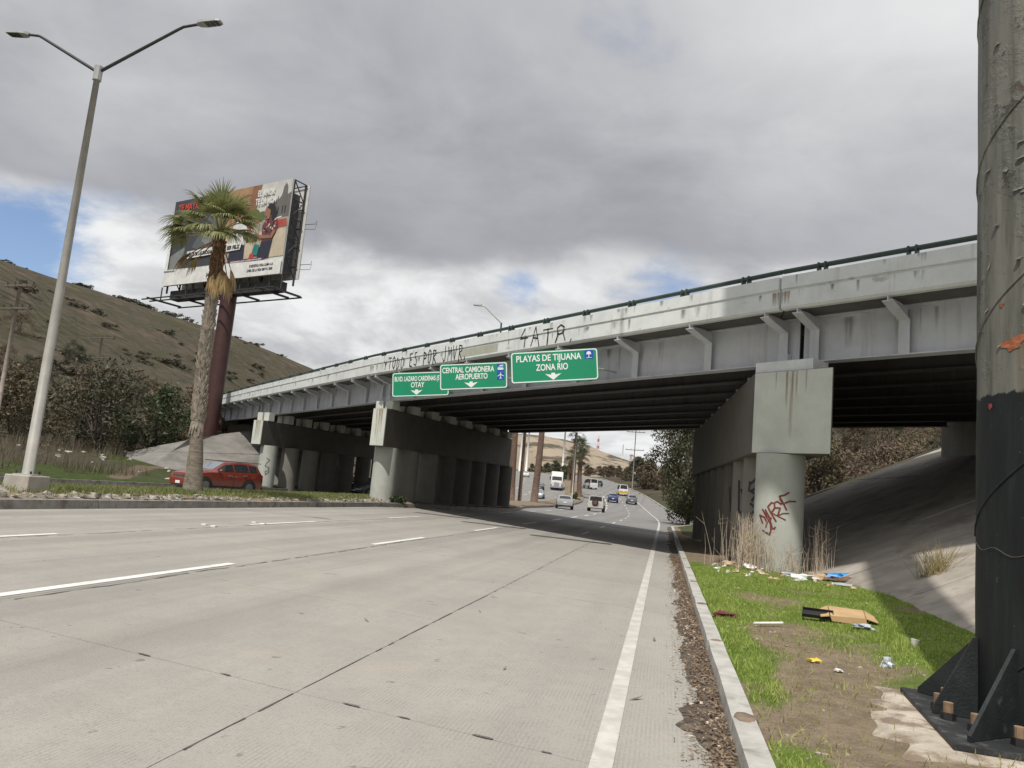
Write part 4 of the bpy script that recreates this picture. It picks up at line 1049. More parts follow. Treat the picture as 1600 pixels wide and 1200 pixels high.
# ------------------------------------------------------------------ steel mast at the right edge with its billboard overhead
def right_mast():
    c = Vector((4.14, 5.8, 0)); r = .5; z0 = .20; ht = 17.0
    root = thing('billboard_mast', 'thick round steel mast with peeling grey paint and black base beside the grass', 'mast', (4.14, 5.8, z0))
    m, t, bs = newmat('peeling_mast_paint'); p = pos(t); x, y, z = t.sep(p)
    v = t.comb(t.math('MULTIPLY', x, 5), t.math('MULTIPLY', y, 5), t.math('MULTIPLY', z, .5))
    c1 = t.mix(t.ramp(t.noise(v, 1.0, 5, .65), .35, .66), (.075, .076, .064), (.185, .185, .16))
    c1 = t.mix(t.math('MULTIPLY', t.ramp(t.noise(t.vmath('ADD', v, (3, 1, 4)), 1.2, 4, .6), .58, .76), .6), c1, (.05, .07, .095))
    c1 = t.mix(t.math('MULTIPLY', t.ramp(t.noise(t.vmath('ADD', v, (8, 1, 4)), 1.6, 5, .7), .58, .76), .55), c1, (.23, .165, .095))
    fl = t.noise(t.vmath('ADD', p, (2, 7, 1.1)), 2.6, 9, .68)
    hi = t.ramp(z, 2.9, 3.4)
    flake = t.math('MULTIPLY', t.ramp(fl, .585, .60), t.math('ADD', .15, t.math('MULTIPLY', hi, .85)))
    rustm = t.math('MULTIPLY', t.ramp(fl, .635, .65), t.ramp(t.noise(p, .9, 2), .45, .5))
    c1 = t.mix(t.math('MULTIPLY', flake, .75), c1, (.055, .05, .048))
    c1 = t.mix(rustm, c1, (.26, .09, .045))
    zz = t.math('ADD', z, t.math('MULTIPLY', t.math('SUBTRACT', t.noise(p, 7, 5, .65), .5), .16))
    bl = t.ramp(zz, 2.66, 2.64)
    cb = t.mix(t.ramp(t.noise(v, 1.4, 5, .6), .4, .75), (.009, .011, .012), (.020, .026, .026))
    cb = t.mix(t.math('MULTIPLY', t.ramp(t.noise(p, 22, 4, .7), .66, .72), .6), cb, (.10, .13, .125))
    t.put(bs.inputs['Base Color'], t.mix(bl, c1, cb)); t.put(bs.inputs['Roughness'], t.mix(bl, (.62,)*3, (.58,)*3))
    hgt = t.math('SUBTRACT', t.math('MULTIPLY', t.ramp(fl, .50, .60), .8), t.ramp(fl, .595, .61))
    bs.inputs['Specular IOR Level'].default_value = .28
    bump(t, bs, t.math('ADD', t.math('MULTIPLY', hgt, t.math('SUBTRACT', 1.0, bl)), t.math('MULTIPLY', t.noise(p, 14, 5, .6), .25)), .6, .012)
    # shaft with slightly dented skin
    n, k = 64, 60; V = []; 
    for i in range(k+1):
        z = z0+(ht-z0)*(i/k)**1.5
        for j in range(n):
            a = 2*math.pi*j/n; d = Vector((math.cos(a), math.sin(a), 0)); rr = r+.006*mnoise.noise(Vector((d.x*2, d.y*2, z*1.3)))
            V.append(c+d*rr+Vector((0, 0, z)))
    F = [(i*n+j, i*n+(j+1) % n, (i+1)*n+(j+1) % n, (i+1)*n+j) for i in range(k) for j in range(n)]
    npmesh('shaft', [tuple(v) for v in V], F, m, root, smooth=True)
    for z0_ in (-2.73, -1.32):                     # spiral weld of the pipe, two starts
        mb = MB(); P = []
        for j in range(0, 420):
            a = rad(145+j*10); z_ = 2.9+z0_+rad(j*10)*r*.90
            if .5 < z_ < 16.5: P.append(c+Vector((math.cos(a)*(r+.001), math.sin(a)*(r+.001), z_)))
        mb.tube(P, .0105, 6, False); obj('weld_seam', mb, m, root, smooth=True)
    rn = random.Random(5); rustp = M('bare_rust', (.30, .105, .05), .9, .3, 14, bmp=.4); flakem = M('curled_paint_flake', (.16, .165, .15), .7, .3, 8)
    def patch(name, th, z, w, h, mat, seed, off=.003, curl=0):
        rr = random.Random(seed); P = []; n = 26; ph = [rr.uniform(0, 6.28) for _ in range(4)]
        for k in range(n):
            a = 2*math.pi*k/n; q = .8+.22*math.sin(2*a+ph[0])+.16*math.sin(3*a+ph[1])+.12*math.sin(5*a+ph[2])+rr.uniform(-.07, .07); u, v = math.cos(a)*w*q, math.sin(a)*h*q; o = off+(curl*max(0, -v/h) if curl else 0)
            t_ = th+u/r; P.append(c+Vector((math.cos(t_)*(r+o), math.sin(t_)*(r+o), z+v)))
        mb = MB(); mb.add([c+Vector((math.cos(th)*(r+off+.001), math.sin(th)*(r+off+.001), z))]+P, [(0, k+1, (k+1) % n+1) for k in range(n)]); obj(name, mb, mat, root)
    patch('rust_patch', rad(206), 3.02, .085, .075, rustp, 1); patch('rust_patch', rad(196), 3.33, .025, .022, rustp, 2); patch('rust_patch', rad(228), 3.16, .07, .03, rustp, 3); patch('rust_patch', rad(184), 2.56, .02, .035, M('red_spot', (.26, .05, .035), .8, .2, 9), 4)
    for k in range(46):
        patch('paint_flake', rad(rn.uniform(165, 262)), rn.choice((rn.uniform(3.1, 3.9), rn.uniform(3.0, 8.0))), rn.uniform(.012, .05), rn.uniform(.008, .035), flakem, 50+k, .004, rn.uniform(.008, .03))
    mb = MB(); P = [c+Vector((math.cos(rad(150+200*j/40))*(r+.006), math.sin(rad(150+200*j/40))*(r+.006), 1.52-.17*j/40+.02*math.sin(j))) for j in range(41)]
    mb.tube(P, .0014, 4, False); obj('wire_tie', mb, M('old_wire', (.16, .13, .10), .8, .2, 8), root)
    e1, e2 = Vector((-.29, -.957, 0)), Vector((.957, -.29, 0)); h = .86
    plate = M('black_base_plate', (.022, .024, .026), .6, .3, 6, col2=(.10, .10, .10), thr=(.5, .68), bmp=.3)
    mb = MB(); pts = [c-e1*h-e2*h, c+e1*h-e2*h, c+e1*h+e2*h, c-e1*h+e2*h]
    mb.hexa([p+Vector((0, 0, z0)) for p in pts], [p+Vector((0, 0, z0+.035)) for p in pts]); obj('base_plate', mb, plate, root)
    for k in range(8):
        a = math.atan2(e1.y, e1.x)+k*math.pi/4; d = Vector((math.cos(a), math.sin(a), 0)); s_ = Vector((-d.y, d.x, 0)); out = h*(1.22 if k % 2 else .93)
        mb = MB(); mb.prism([c+d*(r-.02)+s_*-.014+Vector((0, 0, z0+.04)), c+d*out-s_*.014+Vector((0, 0, z0+.04)), c+d*out-s_*.014+Vector((0, 0, z0+.075)), c+d*(r+.03)-s_*.014+Vector((0, 0, z0+.62)), c+d*(r-.02)-s_*.014+Vector((0, 0, z0+.62))], s_*.028)
        obj('gusset', mb, M('black_gusset', (.014, .018, .020), .6, .35, 6, col2=(.06, .068, .068), thr=(.62, .70), bmp=.3), root)
    boltm = M('bolt_sandy_rust', (.24, .16, .10), .85, .25, 12); nutm = M('bolt_nut_black', (.022, .02, .02), .6, .3, 9)
    for k in range(16):
        a = math.atan2(e1.y, e1.x)+(k+.5)*math.pi/8; d = Vector((math.cos(a), math.sin(a), 0)); p = c+d*.74
        mb = MB(); mb.tube([p+Vector((0, 0, z0+.036)), p+Vector((0, 0, z0+.085))], .052, 6); nut = obj('nut', mb, nutm, root)
        mb = MB(); mb.tube([p+Vector((0, 0, z0+.086)), p+Vector((0, 0, z0+.155))], .034, 12); obj('bolt', mb, boltm, nut)
    # the double board it carries, high overhead
    mb = MB(); mb.tube([c+Vector((0, 0, ht)), c+Vector((0, 0, 24))], r, 32); obj('upper_shaft', mb, DARKSTEEL, root, smooth='auto')
    dd = Vector((.62, -.785, 0)); nn = Vector((.785, .62, 0)); m0 = c+dd*2.6
    for o in (-.75, .75):
        mb = MB(); mb.box(m0+nn*o+Vector((0, 0, 27.8)), (13.8, .14, 7.4), ax=dd); obj('advert_panel', mb, WHITE, root)
    mb = MB(); mb.box(m0+Vector((0, 0, 24.4)), (13.0, 1.3, .5), ax=dd); obj('box_girder', mb, DARKSTEEL, root)
    # footing of pale concrete under the plate
    mb = MB(); rr = random.Random(2); n = 40; ring = []
    for k in range(n):
        a = 2*math.pi*k/n; d = Vector((math.cos(a), math.sin(a), 0)); q = 1.0/max(abs(d.dot(e1)), abs(d.dot(e2)))
        ring.append((c+d*(q*rr.uniform(.90, .96)), c+d*(q*rr.uniform(1.12, 1.42))))
    V = [p+Vector((0, 0, z0-.004)) for p, _ in ring]+[p+Vector((0, 0, z0-.06)) for _, p in ring]+[p+Vector((0, 0, z0-.3)) for _, p in ring]
    mb.add(V, [(k, (k+1) % n, (k+1) % n+n, k+n) for k in range(n)]+[(k+n, (k+1) % n+n, (k+1) % n+2*n, k+2*n) for k in range(n)]+[tuple(reversed(range(n)))])
    obj('footing', mb, M('pale_footing', (.44, .39, .32), .95, .25, 4, bmp=.9, bscale=14, col2=(.22, .17, .125), thr=(.46, .60)), root, smooth=True)
    return root
right_mast()

# ------------------------------------------------------------------ the left billboard
def billboard():
    A, B = Vector((-32.0, 67.5, 0)), Vector((-19.0, 59.2, 0)); ax = (B-A).normalized(); ay = Vector((0, 0, 1)); az = ax.cross(ay)
    if az.y > 0: az = -az
    W_ = (B-A).length; Z0, H = 16.95, 7.95
    base = Vector((-24.6, 63.85, 1.5))
    root = thing('billboard', 'large advertising billboard on a red-brown mast behind the palm', 'billboard', tuple(base))
    P = lambda u, v, o=0.0: A+ax*u+ay*(Z0+v)+az*o
    mb = MB(); mb.tube([base-Vector((0, 0, 2)), base+Vector((0, 0, 15.2))], .66, 28); obj('mast', mb, RUSTMAST, root, smooth='auto')
    mb = MB(); mb.box(P(W_/2, -.75, -.85), (W_*.92, .9, .8), ax=ax); obj('box_girder', mb, DARKSTEEL, root)
    face = M('poster_backing', (.60, .60, .58), .7, .1, 2)
    mb = MB(); mb.prism([P(0, 0), P(W_, 0), P(W_, H), P(0, H)], az*-.12); obj('front_panel', mb, face, root)
    mb = MB(); mb.prism([P(.1, 0, -1.75), P(W_+.25, 0, -1.55), P(W_+.25, H, -1.55), P(.1, H, -1.75)], az*-.12); obj('rear_panel', mb, face, root)
    # trusses between the two faces
    for u in (.3, 4.0, 7.7, 11.4, W_-.1):
        mb = MB()
        for o in (-.25, -1.45): mb.tube([P(u, -.6, o), P(u, H, o)], .085, 6)
        for k in range(5):
            v0, v1 = k*H/5, (k+1)*H/5
            a_, b_ = (-.25, -1.45) if k % 2 else (-1.45, -.25)
            mb.tube([P(u, v0, a_), P(u, v1, b_)], .05, 5); mb.tube([P(u, v1, -.25), P(u, v1, -1.45)], .055, 5)
        obj('truss', mb, DARKSTEEL, root)
    for v in (1.0, 2.6, 4.2, 5.8, H-.1):
        mb = MB(); mb.tube([P(.1, v, -.28), P(W_-.05, v, -.28)], .05, 5); mb.tube([P(.2, v, -1.48), P(W_+.1, v, -1.42)], .05, 5); obj('rail', mb, DARKSTEEL, root)
    mb = MB(); mb.box(P(W_-.5, H*.46, -.85), (1.0, .03, H*.85), ax=az, ay=ax, az=ay); obj('dark_mesh_panel', mb, M('dark_mesh', (.10, .10, .105), .8, .3, 3), root)
    # catwalk below
    for o in (1.0, .25):
        mb = MB(); mb.box(P(W_/2-.35, -1.35, o), (W_+1.9, .10, .10), ax=ax); obj('catwalk_beam', mb, DARKSTEEL, root)
    mb = MB(); mb.box(P(W_/2-.2, -1.38, -2.2), (W_+.9, .10, .10), ax=ax); obj('catwalk_beam', mb, DARKSTEEL, root)
    for u in (-.4, 3.2, 6.8, 10.4, 14.0, 15.4):
        mb = MB(); mb.box(P(u, -1.28, -.6), (.12, 3.4, .16), ax=ax, ay=az, az=ay); mb.tube([P(u, -1.25, -.2), P(u, 0, -.2)], .06, 5); obj('outrigger', mb, DARKSTEEL, root)
    for v in (1.2, 4.6):
        mb = MB(); mb.tube([P(W_+.25, v, -1.6), P(W_+1.0, v+.1, -2.0), P(W_+1.1, v+.35, -2.0)], .025, 4); mb.tube([P(W_+.25, v-.4, -1.6), P(W_+1.0, v-.35, -2.0), P(W_+1.1, v+.1, -2.0)], .02, 4); obj('lamp_arm', mb, DARKSTEEL, root)
    # the printed sheet
    C_ = {}
    def pm(name, c): 
        if name not in C_: C_[name] = M('print_'+name, c, .5, .14, 1.4)
        return C_[name]
    sheets = [('charcoal', (.045, .052, .058)), ('slate', (.10, .115, .12)), ('ash', (.20, .21, .21)), ('sky', (.52, .52, .49)), ('ochre', (.34, .21, .11)), ('brick', (.24, .115, .065)), ('church', (.135, .125, .12)), ('sand', (.50, .43, .32)),
              ('stone', (.36, .32, .27)), ('skin', (.27, .13, .075)), ('hair', (.018, .015, .016)), ('tee', (.60, .61, .60)), ('navy', (.022, .026, .045)), ('blouse', (.13, .04, .05)), ('petal', (.40, .12, .12)), ('teal', (.02, .19, .19)), ('red', (.48, .045, .03)),
              ('leaf', (.10, .13, .03)), ('white', (.68, .68, .66)), ('purple', (.10, .025, .07)), ('awning', (.36, .08, .06))]
    cols = dict(sheets); names = [n for n, _ in sheets]; mats = [pm(n, cols[n]) for n in names]
    mb = MB(); lay = [0]
    def poly(c, pts):
        lay[0] += 1; mb.cur = names.index(c); o = .012+.0015*lay[0]
        mb.add([P(u*W_, v*H, o) for u, v in pts], [tuple(range(len(pts)))])
    def ell(c, u, v, a, b, n=14): poly(c, [(u+a*math.cos(2*math.pi*k/n), v+b*math.sin(2*math.pi*k/n)) for k in range(n)])
    poly('charcoal', [(.0, .185), (.52, .185), (.52, 1), (.0, 1)])
    poly('slate', [(.03, .20), (.16, .42), (.14, .19)]); poly('ash', [(.0, .19), (.02, .34), (.16, .44), (.11, .19)]); poly('slate', [(.22, .42), (.34, .75), (.46, .62), (.46, .36), (.3, .36)]); poly('ash', [(.30, .48), (.36, .68), (.40, .5), (.36, .4)])
    poly('charcoal', [(.38, .5), (.45, .66), (.5, .5), (.44, .36)])
    poly('sky', [(.52, .42), (1, .42), (1, 1), (.52, 1)]); poly('ochre', [(.49, .45), (.66, .45), (.70, 1), (.49, 1)]); poly('brick', [(.66, .62), (.73, .60), (.765, 1), (.69, 1)])
    for u in (.52, .57, .62): poly('brick', [(u, .6), (u+.03, .61), (u+.03, .74), (u, .74)])
    poly('brick', [(.5, .86), (.70, .9), (.70, .92), (.5, .885)])
    poly('stone', [(.70, .46), (1, .46), (1, .60), (.70, .64)]); poly('sand', [(.49, .19), (1, .19), (1, .48), (.49, .48)]); poly('stone', [(.49, .19), (.60, .19), (.60, .36), (.49, .36)])
    poly('church', [(.865, .60), (1, .60), (1, .86), (.975, .84), (.97, .93), (.955, .97), (.94, .93), (.93, .84), (.91, .80), (.905, .85), (.898, .80), (.885, .79), (.88, .84), (.872, .78), (.865, .74)])
    for u in (.885, .91, .945, .965): poly('hair', [(u, .64), (u+.008, .64), (u+.008, .72), (u, .72)])
    poly('church', [(.72, .60), (.86, .60), (.86, .66), (.80, .70), (.72, .68)]); ell('leaf', .73, .67, .045, .07); ell('leaf', .78, .64, .035, .055)
    poly('awning', [(.88, .49), (1, .50), (.99, .58), (.90, .58)]); poly('white', [(.85, .575), (.95, .60), (.95, .615), (.85, .59)]); poly('red', [(.91, .53), (.96, .53), (.96, .56), (.91, .56)])
    for u, c in ((.705, 'petal'), (.755, 'sand'), (.77, 'stone')):
        poly('navy', [(u-.012, .38), (u+.012, .38), (u+.012, .47), (u-.012, .47)]); poly(c, [(u-.016, .46), (u+.016, .46), (u+.014, .57), (u-.014, .57)]); ell('skin', u, .595, .010, .024)
    # the man in a white tee
    poly('navy', [(.56, .19), (.69, .19), (.685, .36), (.57, .36)]); poly('tee', [(.575, .36), (.68, .36), (.695, .52), (.665, .62), (.61, .64), (.57, .58)]); poly('skin', [(.61, .60), (.65, .60), (.655, .68), (.61, .68)])
    ell('skin', .645, .705, .028, .060); poly('hair', [(.605, .68), (.605, .76), (.63, .80), (.67, .79), (.685, .745), (.65, .75), (.63, .72), (.622, .67)]); poly('skin', [(.67, .48), (.685, .47), (.76, .40), (.755, .375), (.67, .42)])
    # the woman in a patterned blouse
    poly('navy', [(.80, .19), (.89, .19), (.905, .38), (.82, .38)]); poly('blouse', [(.82, .37), (.90, .37), (.935, .50), (.925, .57), (.88, .63), (.84, .61), (.81, .54)])
    for k in range(26):
        u, v = random.uniform(.825, .92), random.uniform(.40, .59); ell(random.choice(('petal', 'sand', 'hair')), u, v, .007, .014, 6)
    ell('skin', .843, .685, .024, .058); poly('hair', [(.835, .72), (.85, .765), (.885, .76), (.905, .70), (.915, .60), (.885, .585), (.87, .65), (.862, .70)]); poly('skin', [(.84, .60), (.862, .60), (.865, .65), (.842, .65)])
    poly('skin', [(.905, .48), (.925, .46), (.90, .385), (.80, .40), (.765, .44), (.77, .465), (.81, .435), (.885, .42)])
    poly('teal', [(.755, .24), (.80, .22), (.815, .33), (.77, .345)]); poly('red', [(.735, .19), (.785, .19), (.77, .245), (.745, .25)])
    poly('white', [(0, 0), (1, 0), (1, .155), (0, .185)]); poly('white', [(0, .0), (.03, .0), (.03, .52), (.008, .52)]) ; poly('purple', [(.58, .170), (.865, .162), (.865, .192), (.58, .20)])
    poly('white', [(.18, .285), (.425, .30), (.435, .385), (.195, .37)]); poly('white', [(.47, .30), (.655, .31), (.67, .40), (.47, .385)])
    poly('ash', [(.0, .15), (.10, .155), (.10, .17), (.0, .175)])
    obj('poster', mb, mats, root)
    tx = lambda b, c, u, v, s, w, bold=.02, nm='lettering': text(nm, b, mats[names.index(c)], root, P(u*W_, v*H, .012+.0015*(lay[0]+3)), ax, ay, s, w*W_, bold)
    tx('EL AMOR', 'white', .745, .865, .74, .135, .03); tx('TE DA VIDA', 'white', .735, .775, .74, .165, .03)
    tx('TE MATAN', 'red', .05, .865, .9, .22, .03); tx('LAS DROGAS', 'ash', .05, .78, .5, .16, .02)
    tx('ALÉJATE DE LAS DROGAS,', 'hair', .19, .312, .44, .235); tx('ELIGE SER FELIZ', 'hair', .478, .325, .44, .175)
    tx('INFORMATE CON LA LINEA DE LA VIDA', 'white', .595, .172, .14, .25, .006)
    tx('SI NECESITAS AYUDA, LLAMA A LA', 'hair', .755, .098, .30, .185, .006); tx('LÍNEA DE LA VIDA 800 911 2000', 'hair', .74, .050, .30, .20, .006)
    tx('MÉXICO', 'church', .40, .05, .5, .13); tx('Gobierno de', 'church', .45, .125, .2, .08, .004)
billboard()

# ------------------------------------------------------------------ fan palm on the median
def frond(mb_fan, petiole, top, d, elev, ln, fan, droop, nleaf=26, spread=150):
    """costapalmate leaf: stalk and a pleated fan of narrow drooping segments"""
    d = Vector(d).normalized(); up = Vector((0, 0, 1)); ce, se = math.cos(elev), math.sin(elev)
    e = (d*ce+up*se).normalized(); tip = top+e*ln-up*(ln*.12)
    if petiole is not None: petiole.tube([top, top+e*ln*.55, tip], [.030, .022, .014], 5)
    side = d.cross(up).normalized(); ax = (tip-top).normalized(); ax = (ax-up*.22).normalized()
    for k in range(nleaf):
        a = rad(-spread/2+spread*k/(nleaf-1)+random.uniform(-2, 2)); L = fan*(1-.28*abs(a)/rad(spread/2))*random.uniform(.88, 1.08)
        dirk = (ax*math.cos(a)+side*math.sin(a)).normalized(); w = .022+.012*fan
        nn = dirk.cross(side.cross(ax)).normalized()
        p = [tip]; cur = dirk
        for q in range(4):
            p.append(p[-1]+cur*(L/4)); cur = (cur-up*(droop*(.10+.30*q))*random.uniform(.7, 1.2)).normalized()
        ws = [w*.35, w*1.0, w*.9, w*.55, .004]
        V = []
        for pp, ww in zip(p, ws): V += [pp-nn*ww, pp+nn*ww]
        mb_fan.add(V, [(2*q, 2*q+1, 2*q+3, 2*q+2) for q in range(4)])
def near_palm():
    b = Vector((-10.25, 25.9, .58)); ctrl = [(0, 0, .0, .35), (-.03, 0, .6, .28), (-.10, 0, 1.6, .215), (-.16, 0, 2.3, .18), (-.24, 0, 3.6, .15), (-.28, 0, 5.0, .14), (-.30, 0, 6.4, .14), (-.30, 0, 7.4, .16), (-.32, 0, 8.3, .14), (-.34, 0, 9.05, .13)]
    root = thing('fan_palm', 'fan palm with a rough grey trunk on the median in front of the red car', 'palm tree', tuple(b))
    zs = [c[2] for c in ctrl]
    ctr = lambda z: b+Vector((float(np.interp(z, zs, [c[0] for c in ctrl])), 0, z)); R_ = lambda z: float(np.interp(z, zs, [c[3] for c in ctrl]))
    n, k = 22, 70; V = []
    for i in range(k+1):
        z = -.25+9.25*i/k
        for j in range(n):
            a = 2*math.pi*j/n; d = Vector((math.cos(a), math.sin(a), 0)); rr = R_(z)*(1+.05*mnoise.noise(Vector((d.x*3, d.y*3, z*4)))+(.012*math.sin(z*60) if z < 2.3 else .03*mnoise.noise(Vector((d.x*8, d.y*8, z*7)))))
            V.append(tuple(ctr(z)+d*rr-Vector((0, 0, 0))))
    F = [(i*n+j, i*n+(j+1) % n, (i+1)*n+(j+1) % n, (i+1)*n+j) for i in range(k) for j in range(n)]
    m, t, bs = newmat('palm_trunk_bark'); p = pos(t); x, y, z = t.sep(p)
    c = t.mix(t.ramp(t.noise(t.comb(t.math('MULTIPLY', x, 2), t.math('MULTIPLY', y, 2), t.math('MULTIPLY', z, 14)), 1.2, 5, .65), .35, .68), (.25, .215, .175), (.15, .125, .10))
    c = t.mix(t.ramp(t.noise(t.vmath('ADD', p, (0, 0, 0)), 9, 4, .7), .5, .72), c, (.10, .08, .065))
    c = t.mix(t.ramp(t.math('ADD', z, t.math('MULTIPLY', t.noise(p, 3, 3), 1.0)), 7.0, 7.8), c, (.105, .06, .037))
    t.put(bs.inputs['Base Color'], c); bs.inputs['Roughness'].default_value = .95; bump(t, bs, t.noise(p, 25, 5, .7), .6, .03)
    npmesh('trunk', V, F, m, root, smooth=True)
    # old leaf bases, crosswise spiral
    for lo, hi, mat, nm in ((2.35, 6.75, PALMBOOT, 'leaf_bases'), (6.75, 8.7, PALMTOP, 'upper_leaf_bases')):
        mb = MB(); z = lo; i = 0
        while z < hi:
            a = i*2.39996+random.uniform(-.2, .2); d = Vector((math.cos(a), math.sin(a), 0)); s_ = Vector((-d.y, d.x, 0)); c0 = ctr(z)+d*(R_(z)-.02); u = Vector((0, 0, 1)); h = random.uniform(.16, .34); w = random.uniform(.045, .085); o = random.uniform(.03, .10)
            sk = s_*random.uniform(-.08, .08); e = .018
            lo4 = [c0-s_*w, c0+s_*w, c0+s_*w+d*.05, c0-s_*w+d*.05]
            hi4 = [c0+u*h-s_*w*.45+sk+d*o, c0+u*h+s_*w*.45+sk+d*o, c0+u*h+s_*w*.4+sk+d*(o+.035), c0+u*h-s_*w*.4+sk+d*(o+.035)]
            mb.hexa(lo4, hi4); z += .0105 if lo < 3 else .011; i += 1
        o_ = obj(nm, mb, mat, root, kind='stuff')
    mb = MB()
    for k in range(14):
        a = k*.45; d = Vector((math.cos(a), math.sin(a), 0)); s_ = Vector((-d.y, d.x, 0)); c0 = ctr(2.4)+d*(R_(2.4)+.02); L = random.uniform(.2, .75)
        q = [c0+s_*.07, c0-s_*.07, c0-s_*.02+d*.05-Vector((0, 0, L)), c0+s_*.02+d*.05-Vector((0, 0, L))]; mb.hexa([v-d*.02 for v in q], q)
    obj('torn_leaf_base', mb, PALMBOOT, root, kind='stuff')
    top = ctr(9.0)
    # living fronds: (azimuth from +X, elevation, stalk, fan, droop)
    fr = []
    spec = [(178, 12, 1.15, 1.0, .9), (172, 35, 1.05, .95, .8), (188, -4, 1.0, 1.0, 1.0), (160, 28, 1.1, 1.0, .8), (200, 22, 1.15, 1.0, .9), (215, 8, 1.0, .95, 1.0), (150, 62, .95, .95, .5), (110, 78, .9, 1.0, .4), (70, 72, .95, 1.0, .4), (250, 66, .9, 1.0, .6), (290, 60, .9, 1.0, .6), (320, 48, .9, .95, .7),
            (345, 30, .75, .95, .9), (10, 42, .75, .95, .8), (30, 20, .7, .9, .9), (350, 5, .65, .9, 1.1), (300, 25, .8, .95, 1.0), (270, 38, .8, 1.0, .9), (240, 30, .85, 1.0, .9), (285, 2, .7, .95, 1.1), (255, 8, .75, .95, 1.1), (310, -8, .65, .85, 1.2), (130, 20, .9, .9, .9), (90, 30, .9, .9, .8), (60, 35, .8, .9, .8), (335, 62, .9, .95, .5), (200, 55, 1.0, .95, .6), (95, 84, 1.0, 1.0, .25), (150, 74, 1.05, 1.0, .3), (30, 78, 1.0, 1.0, .3), (185, 66, 1.1, 1.0, .35), (260, 80, .95, 1.0, .3), (170, 20, 1.2, .95, .8), (192, 8, 1.15, .95, .9)]
    for az, el, ln, fan, dr in spec:
        mb = MB(); pe = MB(); frond(mb, pe, top+Vector((0, 0, random.uniform(-.25, .1))), (math.cos(rad(az)), math.sin(rad(az)), 0), rad(el), ln*1.12, fan*.95, dr)
        f = obj('frond', mb, FOL_PALM, root); obj('leaf_stalk', pe, M('palm_leaf_stalk', (.20, .19, .08), .7, .2, 4), f)
    for az, el, ln, fan, dr in ((190, -30, 1.0, 1.0, 1.2), (200, -38, .9, .95, 1.3), (182, -44, .8, .9, 1.3), (320, -62, 1.15, 1.05, 1.4), (345, -66, 1.25, 1.0, 1.4), (300, -70, 1.2, 1.0, 1.4), (355, -58, 1.05, .9, 1.4)):
        mb = MB(); pe = MB(); frond(mb, pe, top+Vector((0, 0, -.25)), (math.cos(rad(az)), math.sin(rad(az)), 0), rad(el), ln, fan, dr, 18, 70)
        f = obj('dead_frond', mb, FOL_DEAD, root); obj('leaf_stalk', pe, M('dead_leaf_stalk', (.20, .11, .05), .8, .2, 4), f)
near_palm()

# ------------------------------------------------------------------ vehicles (local frame: x forward, y left, z up)
def carpaint(name, c, rough=.28, metal=.0):
    if name in MATS: return MATS[name]
    m, t, bs = newmat(name); p = pos(t)
    t.put(bs.inputs['Base Color'], t.mix(t.ramp(t.noise(p, 2.5, 4, .6), .35, .75), c, tuple(v*.88+.006 for v in c)))
    t.put(bs.inputs['Roughness'], t.ramp(t.noise(p, 5, 4, .6), .3, .8, rough, rough+.22)); bs.inputs['Metallic'].default_value = metal
    bs.inputs['Coat Weight'].default_value = .9; bs.inputs['Coat Roughness'].default_value = .06
    MATS[name] = m; return m
#            x (share of half length), bottom, belt, top, half width at belt, half width at top   (heights as share of H, widths of W/2)
PROF = {
 'suv': ([(1.0, .21, .37, .40, .76, .66), (.955, .15, .50, .54, .91, .78), (.80, .15, .575, .615, .975, .83), (.43, .16, .62, .665, 1.0, .86), (.04, .16, .635, .955, 1.0, .68), (-.38, .16, .65, 1.0, 1.0, .68), (-.74, .17, .67, .965, .99, .66), (-.88, .18, .68, .90, .97, .64), (-.97, .20, .62, .665, .93, .78), (-1.0, .24, .45, .48, .85, .74)],
         [(.30, -.12), (-.16, -.54), (-.57, -.80)], (.43, .04), (-.88, -.97)),
 'sedan': ([(1.0, .20, .36, .39, .76, .62), (.95, .15, .47, .51, .90, .76), (.78, .15, .56, .60, .97, .82), (.38, .16, .62, .665, 1.0, .86), (.0, .16, .635, .97, 1.0, .66), (-.30, .16, .65, 1.0, 1.0, .66), (-.52, .17, .66, .95, .99, .64), (-.80, .18, .68, .735, .96, .80), (-.97, .20, .68, .72, .93, .80), (-1.0, .26, .52, .55, .87, .76)],
           [(.28, -.08), (-.12, -.52)], (.38, .0), (-.52, -.80)),
 'hatch': ([(1.0, .20, .38, .41, .76, .64), (.94, .15, .50, .54, .91, .78), (.74, .15, .585, .62, .97, .83), (.42, .16, .62, .665, 1.0, .86), (.02, .16, .635, .97, 1.0, .68), (-.42, .16, .65, 1.0, 1.0, .68), (-.82, .17, .67, .955, .98, .66), (-.95, .20, .62, .68, .95, .80), (-1.0, .24, .48, .52, .88, .76)],
           [(.30, -.12), (-.16, -.60)], (.42, .02), (-.82, -.95)),
 'jeep': ([(1.0, .24, .42, .46, .80, .74), (.96, .20, .53, .57, .92, .84), (.80, .20, .59, .62, .95, .87), (.36, .20, .60, .645, .97, .88), (.14, .20, .61, .965, .97, .80), (-.40, .20, .62, 1.0, .97, .80), (-.93, .20, .62, .985, .97, .80), (-.985, .22, .60, .66, .96, .88), (-1.0, .26, .46, .50, .92, .84)],
          [(.24, -.12), (-.17, -.84)], (.36, .14), (-.93, -.985)),
 'van': ([(1.0, .15, .30, .33, .80, .72), (.96, .12, .42, .45, .93, .86), (.84, .12, .47, .50, .98, .88), (.80, .12, .48, .52, .99, .88), (.48, .12, .50, .96, 1.0, .80), (.10, .12, .51, 1.0, 1.0, .80), (-.92, .12, .51, .985, 1.0, .80), (-.985, .13, .50, .56, .98, .90), (-1.0, .15, .38, .41, .94, .88)],
         [(.66, .34), (.30, -.08), (-.12, -.48), (-.52, -.86)], (.80, .48), (-.92, -.985)),
}
